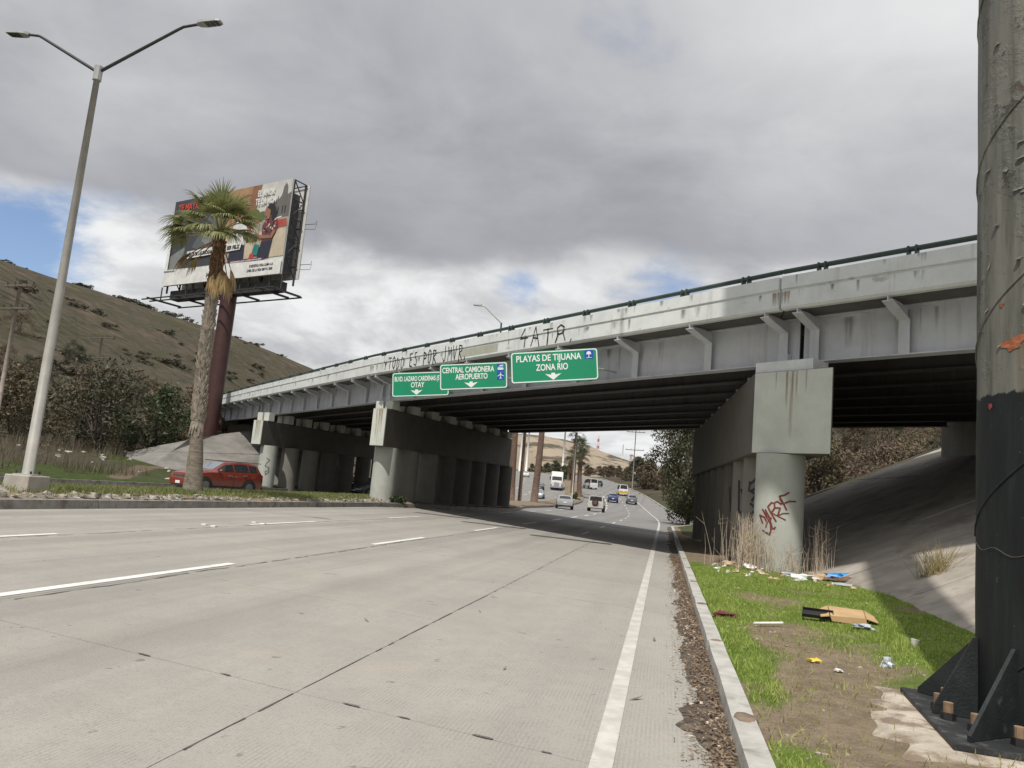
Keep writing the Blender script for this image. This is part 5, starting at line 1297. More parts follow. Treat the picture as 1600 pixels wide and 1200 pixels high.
def build_car(root, kind, L, W, H, paint, wheel_r=.34, lights=True, detail=2, roofcol=None, lower=None):
    st, wins, ws, rw = PROF[kind]
    X = [s[0]*L/2 for s in st]
    F_ = lambda x, k, sc: float(np.interp(-x, [-v for v in X], [s[k]*sc for s in st]))
    bot = lambda x: F_(x, 1, H); belt = lambda x: F_(x, 2, H); top = lambda x: F_(x, 3, H); wb = lambda x: F_(x, 4, W/2); wt = lambda x: F_(x, 5, W/2)
    xs = sorted(set([round(v, 4) for v in X]+[round(v, 4) for v in np.linspace(X[0], X[-1], 22)]), reverse=True)
    mb = MB(); rings = []
    for x in xs:
        b, be, tp, w, w2 = bot(x), belt(x), top(x), wb(x), wt(x); cab = (tp-be) > .16
        half = [(w*.90, b), (w*.985, b+(be-b)*.22), (w*1.0, b+(be-b)*.60), (w*.985, be), (w2*1.0, tp-(.05 if cab else .02)), (w2*.86, tp), (w2*.45, tp+(.02 if cab else .012))]
        ring = [Vector((x, y, z)) for y, z in half]+[Vector((x, -y, z)) for y, z in reversed(half)]
        rings.append(ring)
    n = len(rings[0])
    for i in range(len(rings)-1):
        for k in range(n):
            mb.add([rings[i][k], rings[i][(k+1) % n], rings[i+1][(k+1) % n], rings[i+1][k]], [(0, 3, 2, 1)])
    mb.add(rings[0], [tuple(range(n))]); mb.add(rings[-1], [tuple(reversed(range(n)))])
    body = obj('body', mb, paint, root, off=False)
    bm = body.data; 
    import bmesh
    bb = bmesh.new(); bb.from_mesh(bm); bmesh.ops.remove_doubles(bb, verts=bb.verts, dist=1e-4); bmesh.ops.recalc_face_normals(bb, faces=bb.faces); bb.to_mesh(bm); bb.free()
    bm.polygons.foreach_set('use_smooth', [True]*len(bm.polygons)); md = body.modifiers.new('edges', 'EDGE_SPLIT'); md.split_angle = rad(32)
    P = lambda *a, **k: obj(*a, root, off=False, **k)
    if lower is not None:
        mb = MB()
        for s in (-1, 1):
            for i in range(len(xs)-1):
                a, b_ = xs[i], xs[i+1]; f = lambda x, t_: Vector((x, s*(wb(x)+.012), bot(x)+(belt(x)-bot(x))*t_))
                mb.quad(f(a, .05), f(a, .62), f(b_, .62), f(b_, .05))
        P('side_cladding', mb, lower)
        mb = MB(); mb.box((-L/2-.004, 0, H*.28), (.03, W*.92, H*.24)); P('rear_lower_panel', mb, lower)
    if roofcol is not None:
        mb = MB()
        for i in range(len(xs)-1):
            a, b_ = xs[i], xs[i+1]
            if top(a)-belt(a) < .2 or top(b_)-belt(b_) < .2: continue
            f = lambda x, y, dz: Vector((x, y*(wt(x)+.012), top(x)+dz))
            mb.quad(f(a, -1, -.02), f(a, 1, -.02), f(b_, 1, -.02), f(b_, -1, -.02)); mb.quad(f(a, -1, -.02), f(b_, -1, -.02), f(b_, -1.06, -.30), f(a, -1.06, -.30)); mb.quad(f(a, 1, -.02), f(a, 1.06, -.30), f(b_, 1.06, -.30), f(b_, 1, -.02))
        mb.v = [(v[0], v[1], v[2]+.03) for v in mb.v]; P('roof_panel', mb, roofcol)
    # glass
    for s in (-1, 1):
        for a, b_ in wins:
            mb = MB(); q = np.linspace(a*L/2, b_*L/2, 6)
            def sp(x, t_):
                w, w2, be, tp = wb(x)*.985, wt(x), belt(x), top(x)-.05
                return Vector((x, s*(w+(w2-w)*t_+.010), be+(tp-be)*t_+.004))
            for i in range(5): mb.quad(sp(q[i], .10), sp(q[i+1], .10), sp(q[i+1], .86), sp(q[i], .86))
            P('side_window', mb, GLASSD)
    def screen(a, b_, nm, mat, t0=.10, t1=.94):
        a, b_ = a*L/2, b_*L/2; d = Vector((b_-a, 0, top(b_)-top(a))); nrm = Vector((-d.z, 0, d.x)); nrm = nrm if nrm.z > 0 else -nrm; nrm.normalize()
        mb = MB(); N = 5
        for i in range(4):
            u0, u1 = t0+(t1-t0)*i/4, t0+(t1-t0)*(i+1)/4
            x0, x1 = a+(b_-a)*u0, a+(b_-a)*u1
            f = lambda x, y: Vector((x, wt(x)*.86*y, top(x)+.022*(1-y*y)))+nrm*.012
            mb.quad(f(x0, -1), f(x0, 0), f(x1, 0), f(x1, -1)); mb.quad(f(x0, 0), f(x0, 1), f(x1, 1), f(x1, 0))
        P(nm, mb, mat)
    screen(*ws, 'windscreen', GLASSL); screen(*rw, 'rear_window', GLASSD)
    # wheels
    for xw in (.60, -.58):
        for s in (-1, 1):
            x = xw*L/2; y = s*(W/2-.10)
            mb = MB(); yo = s*(wb(x)+.006); n_ = 16
            mb.add([Vector((x, yo, wheel_r))]+[Vector((x+(wheel_r+.07)*math.cos(math.pi*2*k/n_), yo, max(bot(x)*.8, wheel_r+(wheel_r+.07)*math.sin(math.pi*2*k/n_)))) for k in range(n_)], [(0, k+1, (k+1) % n_+1) for k in range(n_)])
            P('wheel_arch', mb, BLACK)
            mb = MB(); mb.tube([Vector((x, y-.10, wheel_r)), Vector((x, y-.085, wheel_r)), Vector((x, y+.085, wheel_r)), Vector((x, y+.115 if s > 0 else y+.10, wheel_r))], [wheel_r-.04, wheel_r, wheel_r, wheel_r-.03], 22)
            if s < 0: mb = MB(); mb.tube([Vector((x, y+.10, wheel_r)), Vector((x, y+.085, wheel_r)), Vector((x, y-.085, wheel_r)), Vector((x, y-.115, wheel_r))], [wheel_r-.04, wheel_r, wheel_r, wheel_r-.03], 22)
            wh = P('wheel', mb, BLACK)
            mb = MB(); yr = y+s*.120; R = wheel_r*.64
            mb.tube([Vector((x, yr-s*.03, wheel_r)), Vector((x, yr, wheel_r))], [R, R*.97], 20)
            if detail > 1:
                for k in range(5):
                    a = k*2*math.pi/5; c = Vector((x+math.cos(a)*R*.55, yr+s*.008, wheel_r+math.sin(a)*R*.55)); mb.box(c, (R*.85, .02, R*.2), ax=(math.cos(a), 0, math.sin(a)), ay=(0, 1, 0), az=(-math.sin(a), 0, math.cos(a)))
            rm = obj('rim', mb, RIM, wh, off=False)
    hb = H
    # front: grille, bumper intake, lamps, plate
    fx = L/2
    for s in (-1, 1):
        z = belt(.93*fx)*.93; mb = MB(); x0 = .945*fx; yw = wb(x0)
        pts = [Vector((x0+.045, s*yw*.55, z-.06)), Vector((x0-.10, s*yw*.98, z-.02)), Vector((x0-.19, s*(yw+.03), z+.07)), Vector((x0-.02, s*yw*.60, z+.06))]
        mb.hexa([p-Vector((.06, 0, 0)) for p in pts], [p+Vector((.035, s*.012, 0)) for p in pts]); P('headlight', mb, HEADL)
        xr = -.965*fx; yw = wb(xr); z = belt(xr)*.96; mb = MB(); 
        pts = [Vector((xr-.03, s*yw*.70, z-.16)), Vector((xr+.06, s*(yw+.008), z-.14)), Vector((xr+.10, s*(yw+.0), z+.08)), Vector((xr+.0, s*yw*.72, z+.07))]
        mb.hexa([p+Vector((.05, 0, 0)) for p in pts], [p+Vector((-.03, s*.012, 0)) for p in pts]); P('tail_light', mb, TAILL)
        mb = MB(); x = (wins[0][0]-.03)*L/2; mb.blob((x, s*(wb(x)+.10), belt(x)+.10), (.10, .12, .085), 2, 8, 5, .05); P('mirror', mb, paint, smooth=True)
        if detail > 1:
            for a, b_ in wins[:2]:
                xh = (b_+.10)*L/2; mb = MB(); mb.box((xh, s*(wb(xh)+.012), belt(xh)-.13), (.20, .03, .035)); P('door_handle', mb, CHROME)
                mb = MB(); xd = (b_-.015)*L/2; mb.box((xd, s*(wb(xd)*.992+.006), bot(xd)+(belt(xd)-bot(xd))*.55), (.014, .012, (belt(xd)-bot(xd))*.78)); P('door_seam', mb, BLACK)
            mb = MB(); mb.box((0, s*(wb(0)*.97+.008), bot(0)+.05), (L*.42, .03, .10)); P('sill', mb, BLACK)
    mb = MB(); xg = .985*fx; zg = belt(.95*fx)*.86
    mb.box((xg-.03, 0, zg), (.12, wb(.95*fx)*1.05, .17)); P('grille', mb, DARKSTEEL)
    if detail > 1:
        for k in range(3): mb = MB(); mb.box((xg+.034, 0, zg-.055+.055*k), (.012, wb(.95*fx)*1.0, .018)); P('grille_bar', mb, CHROME)
    mb = MB(); mb.box((xg-.02, 0, bot(.9*fx)+.09), (.10, W*.62, .13)); P('front_intake', mb, BLACK)
    mb = MB(); mb.box((xg+.05, 0, bot(.9*fx)+.20), (.02, .36, .14)); P('number_plate', mb, PLATEW)
    mb = MB(); mb.box((-fx-.01, 0, belt(-.97*fx)*.74), (.02, .36, .14)); P('number_plate', mb, PLATEW)
    mb = MB(); mb.box((-fx+.03, 0, bot(-.95*fx)+.06), (.12, W*.86, .14)); P('rear_bumper', mb, BLACK if detail > 1 else paint)
def suv_trim(root, L, W, H):
    for s_ in (-1, 1):
        mb = MB(); mb.tube([(.10*L, s_*W*.33, H*.985), (-.30*L, s_*W*.33, H*1.0)], .022, 6); obj('roof_rail', mb, DARKSTEEL, root, off=False)
        mb = MB(); mb.box((.475*L, s_*W*.36, .52), (.10, .16, .11)); obj('fog_lamp', mb, CHROME, root, off=False)
    mb = MB(); mb.box((.478*L, 0, .50), (.07, W*.60, .16)); obj('lower_grille', mb, BLACK, root, off=False)
    mb = MB(); mb.box((-.455*L, 0, H*1.0), (.30, W*.62, .035)); obj('roof_spoiler', mb, DARKSTEEL, root, off=False)
def heading(s, back=False):
    a = math.atan2(.979, .205)+max(0, s-S0C)/RC
    return a+(math.pi if back else 0)
def car(label, kind, s, w, L, W, H, paint, back=False, z=None, yaw=0, cat='car', name='car', **k):
    p = rp(s, w); p.z = float(zprof(s)+(cross(w) if w > wm(s) else .112)) if z is None else z
    root = thing(name, label, cat, tuple(p), 'vehicles on the two carriageways', heading(s, back)+yaw)
    build_car(root, kind, L, W, H, paint, **k); return root
RED = carpaint('red_orange_paint', (.20, .032, .018)); SILVER = carpaint('silver_paint', (.42, .43, .44), .25, .3); BLUE = carpaint('blue_paint', (.02, .032, .13)); GREYP = carpaint('dark_grey_paint', (.10, .11, .13)); WHITEP = carpaint('white_paint', (.70, .70, .69)); CREAM = carpaint('pale_beige_paint', (.52, .50, .45)); YEL = carpaint('yellow_paint', (.62, .36, .02)); NAVY = carpaint('black_blue_paint', (.03, .035, .045))
suv_trim(car('red sport utility car driving on the opposite road behind the palm trunk', 'suv', 38.0, -23.7, 4.75, 1.9, 1.74, RED, True, yaw=-.36, wheel_r=.38), 4.75, 1.9, 1.74)
car('dark grey car emerging from the shade beside the median pier', 'suv', 61.5, -24.5, 4.5, 1.85, 1.62, GREYP, True, yaw=-.1)
car('silver sedan in the leftmost lane beyond the bridge', 'sedan', 84.8, -10.3, 4.8, 1.85, 1.46, SILVER, yaw=.12, wheel_r=.33)
jp = car('pale off-road car with a spare wheel on its tailgate', 'jeep', 90.5, -7.1, 4.3, 1.85, 1.78, CREAM, wheel_r=.38)
def spare(root):
    mb = MB(); L = 4.3; mb.tube([Vector((-L/2-.02, .05, 1.02)), Vector((-L/2-.20, .05, 1.02))], [.37, .36], 20); wh = obj('spare_wheel', mb, BLACK, root, off=False)
    mb = MB(); mb.tube([Vector((-L/2-.19, .05, 1.02)), Vector((-L/2-.225, .05, 1.02))], [.25, .22], 18); obj('spare_wheel_cover', mb, carpaint('maroon_cover', (.16, .06, .05)), wh, off=False)
    mb = MB(); mb.box((-L/2-.06, 0, .52), (.16, 1.8, .16)); obj('bumper_step', mb, CREAM, root, off=False)
spare(jp)
car('dark blue hatchback in the second lane beyond the bridge', 'hatch', 138.0, -5.2, 4.0, 1.78, 1.60, BLUE, detail=1)
car('dark grey car in the right lane beyond the bridge', 'hatch', 139.0, -1.9, 4.1, 1.8, 1.62, GREYP, detail=1)
car('yellow and white minibus climbing the far road', 'van', 166.5, -2.0, 5.0, 1.95, 2.25, WHITEP, detail=1, lower=YEL, cat='minibus', name='minibus', yaw=.05)
car('white passenger van ahead of the yellow minibus near the far palms', 'van', 180.5, -8.2, 5.2, 1.95, 2.3, WHITEP, detail=1, cat='van', name='van', yaw=.3)
car('small dark car beside the white van on the far road', 'hatch', 196, -5.6, 4.0, 1.75, 1.55, NAVY, detail=1, yaw=.3)
car('pale blue-grey car behind the white truck on the opposite road', 'sedan', 128.6, -17.6, 4.5, 1.8, 1.46, SILVER, True, detail=1)
car('dark car following further up the opposite road', 'hatch', 158, -19.2, 4.2, 1.8, 1.55, NAVY, True, detail=1)
car('silver car half hidden by the bare palm trunk on the opposite road', 'sedan', 112, -21.2, 4.6, 1.8, 1.46, SILVER, True, detail=1, yaw=.5)
car('small white car high up the opposite road', 'hatch', 217, -23.5, 4.2, 1.8, 1.6, WHITEP, True, detail=1)
def truck():
    s, w = 164, -15.9; p = rp(s, w); p.z = float(zprof(s))+.112
    root = thing('truck', 'white articulated truck tractor coming down the opposite road', 'truck', tuple(p), 'vehicles on the two carriageways', heading(s, True))
    P = lambda nm, mb, m, **k: obj(nm, mb, m, root, off=False, **k)
    mb = MB(); mb.prism([(3.2, -1.0, .7), (3.2, -1.0, 1.55), (1.9, -1.0, 1.85), (1.9, -1.0, .7)], (0, 2.0, 0)); P('hood', mb, WHITEP, bevel=.06)
    mb = MB(); mb.prism([(1.95, -1.22, .7), (1.9, -1.22, 1.9), (1.55, -1.22, 2.75), (1.2, -1.22, 3.75), (-1.1, -1.22, 3.85), (-1.1, -1.22, .7)], (0, 2.44, 0)); P('cab', mb, WHITEP, bevel=.08)
    mb = MB(); mb.quad((1.93, -1.05, 1.98), (1.93, 1.05, 1.98), (1.58, 1.0, 2.72), (1.58, -1.0, 2.72)); P('windscreen', mb, GLASSD)
    mb = MB(); mb.box((3.22, 0, 1.12), (.05, 1.1, .75)); P('grille', mb, CHROME)
    mb = MB(); mb.box((3.15, 0, .55), (.25, 2.3, .35)); P('bumper', mb, CHROME)
    for y in (-1, 1):
        mb = MB(); mb.box((3.05, .85*y, 1.15), (.2, .30, .25)); P('headlight', mb, HEADL)
        mb = MB(); mb.box((1.7, 1.42*y, 2.3), (.08, .22, .7)); P('mirror', mb, BLACK)
        for x in (2.5, -2.6, -3.8):
            mb = MB(); mb.tube([(x, y*1.2, .52), (x, y*.9, .52)], .52, 18); wh = P('wheel', mb, BLACK); mb = MB(); mb.tube([(x, y*1.215, .52), (x, y*1.19, .52)], .27, 14); obj('rim', mb, CHROME, wh, off=False)
    mb = MB(); mb.box((-6.2, 0, 2.35), (9.5, 2.5, 2.7)); P('trailer', mb, M('trailer_white', (.55, .55, .55), .5, .1, .6))
    mb = MB(); mb.box((-3.0, 0, .75), (7.5, .9, .25)); P('chassis', mb, DARKSTEEL)
truck()

# ------------------------------------------------------------------ poles, masts and buildings in the distance
def util_pole(label, base, H, arms, mat=WOODP, r=.17):
    b = Vector(base); root = thing('utility_pole', label, 'utility pole', base, 'utility poles on the hillside')
    mb = MB(); mb.tube([b-Vector((0, 0, 1)), b+Vector((0, 0, H))], [r, r*.7], 10); obj('pole', mb, mat, root, smooth=True)
    d = Vector((.93, -.36, 0))
    for z, ln in arms:
        mb = MB(); c = b+Vector((0, 0, z)); mb.box(c-Vector((0, .16, 0)), (ln, .10, .13), ax=d); mb.box(c+Vector((0, .16, 0)), (ln, .10, .13), ax=d); arm = obj('crossarm', mb, M('crossarm_wood', (.14, .12, .10), .9, .2, 3), root)
        for u in (-.47, -.2, .2, .47):
            mb = MB(); mb.tube([c+d*(u*ln)+Vector((0, 0, .06)), c+d*(u*ln)+Vector((0, 0, .30))], [.05, .035], 6); obj('insulator', mb, DARKSTEEL, arm)
    return root
Z_ = lambda x, y: float(hT(x, y))
u1 = Vector((-36.4, 55, Z_(-36.4, 55))); u2 = Vector((-57.0, 105, Z_(-57, 105)))
util_pole('near weathered utility pole with two crossarms at the left edge', tuple(u1), 13.6-u1.z, [(13.2-u1.z, 2.9), (11.5-u1.z, 2.9)])
util_pole('smaller utility pole with two crossarms halfway up the hillside', tuple(u2), 17.8-u2.z, [(17.5-u2.z, 4.6), (14.7-u2.z, 4.2)])
util_pole('distant utility pole under the bridge left of the white building', tuple(rp(190, 2.5, .6)), 16.5, [(13.8, 4.5), (9.4, 4.5)], M('far_pole_grey', (.20, .18, .17), .9, .1, 2), .13)
def wires():
    d = Vector((.93, -.36, 0)); n = 0
    for (za, zb, la, lb) in ((13.3, 17.6, 2.9, 4.6), (11.6, 14.8, 2.9, 4.2)):
        for u in (-.47, -.2, .2, .47):
            A = Vector((u1.x, u1.y, za+.2))+d*(u*la); B = Vector((u2.x, u2.y, zb+.2))+d*(u*lb); P = []
            for k in range(15): t_ = k/14; P.append(lerp(A, B, t_)-Vector((0, 0, 2.2*4*t_*(1-t_)*.6)))
            mb = MB(); mb.tube(P, .014, 4); o = obj('power_line', mb, DARKSTEEL); tag(o, ('upper' if za > 12 else 'lower')+' sagging power line strung between the two hillside utility poles', 'power line', 'power lines on the left hillside')
            C_ = A+(A-B).normalized()*26+Vector((0, 0, 1)); P = [lerp(A, C_, k/8)-Vector((0, 0, 1.2*4*(k/8)*(1-k/8)*.5)) for k in range(9)]
            mb = MB(); mb.tube(P, .014, 4); o = obj('power_line', mb, DARKSTEEL); tag(o, ('upper' if za > 12 else 'lower')+' power line leaving the near utility pole towards the left edge', 'power line', 'power lines on the left hillside')
wires()
def far_mast():
    mb = MB(); base = Vector((76, 640, Z_(76, 640)-1)); H = 20
    root = thing('antenna_mast', 'red and white lattice antenna mast on the far ridge', 'antenna', tuple(base))
    cols = [M('mast_red', (.40, .05, .04), .6, .1), M('mast_white', (.68, .68, .68), .6, .1)]
    for k in range(7):
        a, b = k/7, (k+1)/7; mb = MB(); w0, w1 = .8*(1-a)+.35, .8*(1-b)+.35
        for s in ((-1, -1), (1, -1), (1, 1), (-1, 1)): mb.tube([base+Vector((s[0]*w0, s[1]*w0, H*a)), base+Vector((s[0]*w1, s[1]*w1, H*b))], .22, 4)
        for s in (-1, 1): mb.tube([base+Vector((s*w0, -w0, H*a)), base+Vector((-s*w1, -w1, H*b))], .14, 4)
        obj('mast_section', mb, cols[(k+1) % 2], root)
    for x, y, H, lab in ((97, 640, 17, 'thin white pole on the far ridge left of the white building'), (6, 305, 24, 'pale slender pole against the far hill beside the palm trunks'), (9, 320, 21, 'second pale slender pole on the far hill right of its taller neighbour'), (22.5, 300, 18, 'white pole rising behind the tall far palm')):
        b = Vector((x, y, Z_(x, y))); mb = MB(); mb.tube([b-Vector((0, 0, 2)), b+Vector((0, 0, H))], [.5, .28], 8); o = obj('white_pole', mb, WHITE, smooth=True); tag(o, lab, 'pole', 'pale poles in the distance')
    b = Vector((111, 640, Z_(111, 640)-1)); root = thing('industrial_building', 'white industrial building with a sloping roof on the far ridge', 'building', tuple(b))
    mb = MB(); mb.prism([b+Vector((-6, 0, 0)), b+Vector((6, 0, 0)), b+Vector((6, 0, 11)), b+Vector((-1, 0, 10)), b+Vector((-6, 0, 12.4))], (0, 12, 0)); obj('wall', mb, M('far_white_wall', (.62, .58, .55), .8, .08, .05), root)
    for k in range(3):
        mb = MB(); mb.box(b+Vector((.8, -.15, 2.4+2.6*k)), (9.5, .3, .4)); obj('band', mb, M('far_pink_band', (.42, .24, .20), .8, .1, .1), root)
    for i in range(4):
        for k in range(2): mb = MB(); mb.box(b+Vector((-3+2.3*i, -.12, 3.7+2.6*k)), (1.3, .3, 1.2)); obj('window', mb, M('far_window', (.22, .21, .21), .4, .1, .1), root)
    mb = MB(); mb.prism([b+Vector((-6.3, -.6, 12.6)), b+Vector((-1, -.6, 10.1)), b+Vector((6.3, -.6, 11.2)), b+Vector((6.3, -.6, 11.7)), b+Vector((-1, -.6, 10.8)), b+Vector((-6.3, -.6, 13.2))], (0, 13.2, 0)); obj('roof', mb, WHITE, root)
    mb = MB(); mb.box(b+Vector((3.5, -3, 1)), (5, 4, 3)); obj('annex', mb, WHITE, root)
far_mast()

# ------------------------------------------------------------------ trees, shrubs and scrub
def leafcloud(centres, radii, n, size, flat=.8, hang=0.0):
    """n leaf sprigs spread through a set of clumps"""
    C_ = np.asarray(centres, float); R = np.asarray(radii, float); R = R[:, None]*np.ones((1, 3)) if R.ndim == 1 else R
    vol = R.prod(1); pk = RNG.choice(len(C_), n, p=vol**.75/(vol**.75).sum())
    d = RNG.normal(size=(n, 3)); d /= np.linalg.norm(d, axis=1)[:, None]; r = RNG.random(n)**.42
    p = C_[pk]+d*r[:, None]*R[pk]
    a = RNG.normal(size=(n, 3)); a[:, 2] -= hang; a /= np.linalg.norm(a, axis=1)[:, None]; b = np.cross(a, RNG.normal(size=(n, 3))); b /= np.linalg.norm(b, axis=1)[:, None]
    s = size*(.55+.9*RNG.random(n))[:, None]
    V = np.stack([p-a*s, p+b*s*.38, p+a*s, p-b*s*.38], 1)
    return V.reshape(-1, 3), np.arange(n*4).reshape(-1, 4)
def tree(name, label, base, H, crown_w, n, size, mat, group=None, trunk_r=.18, lean=(0, 0), low=.25, seed=0, clumps=22, hang=0, cat='tree', stems=1, bark=BARK):
    b = Vector(base); root = thing(name, label, cat, base, group); rn = random.Random(seed)
    mb = MB(); cs = []; rs = []
    for st in range(stems):
        a0 = rn.uniform(0, 6.28); l = Vector((lean[0]+(.25*math.cos(a0) if stems > 1 else 0), lean[1]+(.25*math.sin(a0) if stems > 1 else 0), 1))
        P = [b-Vector((0, 0, .5))]; 
        for k in range(1, 6): P.append(b+l*(H*.62*k/5)+Vector((rn.uniform(-.1, .1), rn.uniform(-.1, .1), 0))*H*.15)
        mb.tube(P, [trunk_r*(1-.13*k) for k in range(6)], 8)
        for k in range(max(4, clumps//stems)):
            q = P[min(5, 1+int(rn.random()*4.5))]; a = rn.uniform(0, 6.28); z = H*(low+(1-low)*rn.random()**.8)
            env = math.sin(math.pi*min(1, max(.08, (z/H-low*.6)/(1.02-low*.6)))**.8)
            e = Vector((b.x+l.x*z+math.cos(a)*crown_w*.5*env*rn.uniform(.35, 1), b.y+l.y*z+math.sin(a)*crown_w*.5*env*rn.uniform(.35, 1), b.z+z))
            mb.tube([q, lerp(q, e, .5)+Vector((0, 0, .08*H)), e], [trunk_r*.35, trunk_r*.2, .02], 5)
            cs.append(tuple(e)); rr = crown_w*rn.uniform(.09, .19); rs.append((rr, rr, rr*.8))
    obj('trunk', mb, bark, root, smooth=True)
    V, F = leafcloud(cs, rs, n, size, hang=hang); npmesh('crown', V, F, mat, root)
    return root
def gz(x, y, d=0): return (x, y, Z_(x, y)-d)
tree('eucalyptus_tree', 'large dark eucalyptus filling the right of the opening under the bridge', gz(16.6, 69), 11.5, 8.4, 24000, .135, FOL_EUC, None, .22, low=.06, seed=3, clumps=60, hang=.8)
tree('eucalyptus_tree', 'smaller olive tree behind the large eucalyptus by the far verge', gz(19.8, 82), 10.5, 7, 10000, .14, FOL_EUC, None, .2, low=.08, seed=5, clumps=34, hang=.8)
tg = 'dark trees at the foot of the left hill'
for i, (x, y, H, w_, m, lab, st) in enumerate(((-30.8, 58.5, 6.6, 7.5, FOL_DARK, 'leaning multi-stemmed dark tree right of the lamp post at the hill foot', 4), (-34.5, 62, 5.4, 7.0, FOL_BROWN2, 'dark bushy tree between the two leftmost poles', 3), (-40.5, 61, 5.4, 7.5, FOL_BROWN2, 'dark tree at the left edge behind the near utility pole', 2), (-28.2, 61.5, 5.6, 6.2, FOL_GREEN, 'dense rounded dark shrub tree above the weedy bank', 3),
        (-31.0, 72, 6.5, 6.5, FOL_BROWN, 'brownish half-bare tree behind the dense shrub tree', 3), (-27.0, 70, 4.2, 5.5, FOL_BROWN, 'low brownish thicket tree left of the palm trunk', 3), (-38, 70, 7.0, 7, FOL_BROWN, 'tall brown scrub tree behind the lamp post', 3), (-46, 66, 7.0, 8, FOL_BROWN, 'rust-brown tree cut by the left edge', 3))):
    tree('hillside_tree', lab, gz(x, y, .2), H, w_, 3300, .16, m, tg, .13, low=.14, seed=20+i, clumps=40, stems=st)
# scrub on the slope right of the bridge opening
rg = 'brown scrub on the bank beyond the right span'
scrub = []
for i in range(9):
    dark = i >= 7; lab = 'dark green round bush among brown scrub beyond the right span' if dark else 'dry brown brushwood bush on the bank beyond the right span'
    az = rad(22+i); y = 62*math.cos(az); x = 62*math.sin(az)
    scrub.append((tree('scrub_bush', lab, gz(x, y, .2), 3.4, 3.6, 3000, .075, FOL_DARK if dark else FOL_BROWN if i % 3 else FOL_BROWN2, rg, .05, low=.03, seed=60+i, clumps=18, stems=3, cat='bush'), lab))
for i in range(190):
    az = rad(random.uniform(19.5, 32.5)); r_ = 50+100*random.random()**1.1; x, y = r_*math.sin(az), r_*math.cos(az)
    t_, lab = scrub[random.choice((0, 1, 2, 3, 4, 5, 6, 0, 1, 2, 3, 4, 5, 6, 7, 8))]
    sc = random.uniform(.7, 1.7); kind = lab.split(' bush')[0] if 'dark' in lab else 'dry brown brushwood'
    dup(t_, gz(x, y, .2), random.uniform(0, 6.28), ('tall ' if sc > 1.3 else 'low ' if sc < .95 else 'middling ')+kind.replace(' round', '')+' bush '+('close behind the concrete bank' if r_ < 72 else 'partway up the bank' if r_ < 105 else 'far up the bank')+' beyond the right span', sc)
lg = 'scrub on the lower slope of the left hill'
for i in range(90):
    az = rad(random.uniform(-35, -14)); r_ = 74+75*random.random()**1.3; x, y = r_*math.sin(az), r_*math.cos(az)
    if float(inv(x, y)[1]) > -40: continue
    k = random.choice((0, 1, 2, 3, 4, 5, 6, 7, 8, 7, 8)); t_, lab = scrub[k]; far = r_ > 100
    dup(t_, gz(x, y, .3), random.uniform(0, 6.28), ('dark green' if k >= 7 else 'dry brown')+(' scrub bush a little way up' if far else ' scrub bush at the foot of')+' the left hill behind the lamp post', random.uniform(.5, 1.25), lg)
# far tree belt where the road bends away
fg = 'trees along the far bend of the road'
protos = []
for i, (m, lab) in enumerate(((FOL_DARK, 'dark green tree in the belt along the far bend'), (FOL_BROWN, 'brown bare-looking tree in the belt along the far bend'), (FOL_GREEN, 'mid green tree in the belt along the far bend'))):
    s, w = ((206, 6), (196, 7), (214, 7))[i]; p = rp(s, w); t_ = tree('roadside_tree', lab, (p.x, p.y, Z_(p.x, p.y)-.3), 7.5, 7.5, 1700, .34, m, fg, .2, low=.1, seed=100+i, clumps=26); protos.append((t_, lab))
def plant(s, w, k, sc=None, rz=None):
    p = rp(s, w); t_, lab = protos[k]; z = Z_(p.x, p.y)-.3; sc = sc or random.uniform(.7, 1.15)
    side = 'left of the opposite road' if w < -25 else 'on the far median' if w < -5 else 'on the right of the far bend'
    lab = ('small ' if sc < .4 else '')+('dark green', 'brown bare-looking', 'mid green')[k]+' tree '+side+(', near the cars' if s < 180 else ', farther off' if s < 250 else ', in the distance')
    return dup(t_, (p.x, p.y, z), rz if rz is not None else random.uniform(0, 6.28), lab, sc)
for s in range(118, 330, 8):
    plant(s+random.uniform(-3, 3), wr(s)+4.5+random.uniform(0, 5)+max(0, (150-s)*.05), random.choice((1, 1, 0)), random.uniform(.35, .62))
    if s > 150: plant(s+random.uniform(-3, 3), wr(s)+10+random.uniform(0, 9), random.choice((0, 1, 1)), random.uniform(.35, .6))
for s in range(212, 330, 8): plant(s+random.uniform(-3, 3), -12.2+random.uniform(-1.2, 1.2), random.choice((0, 2)), random.uniform(.35, .7))
for s in range(170, 340, 6): plant(s+random.uniform(-3, 3), -28.5-random.uniform(1, 12), random.choice((0, 2, 0, 1)), random.uniform(.5, .9))
for s in (126, 131, 137, 142, 150): plant(s, -12.0+random.uniform(-.5, .5), 2, random.uniform(.16, .30))
for s in (134, 150, 158): plant(s, -27.8, 1, .28)
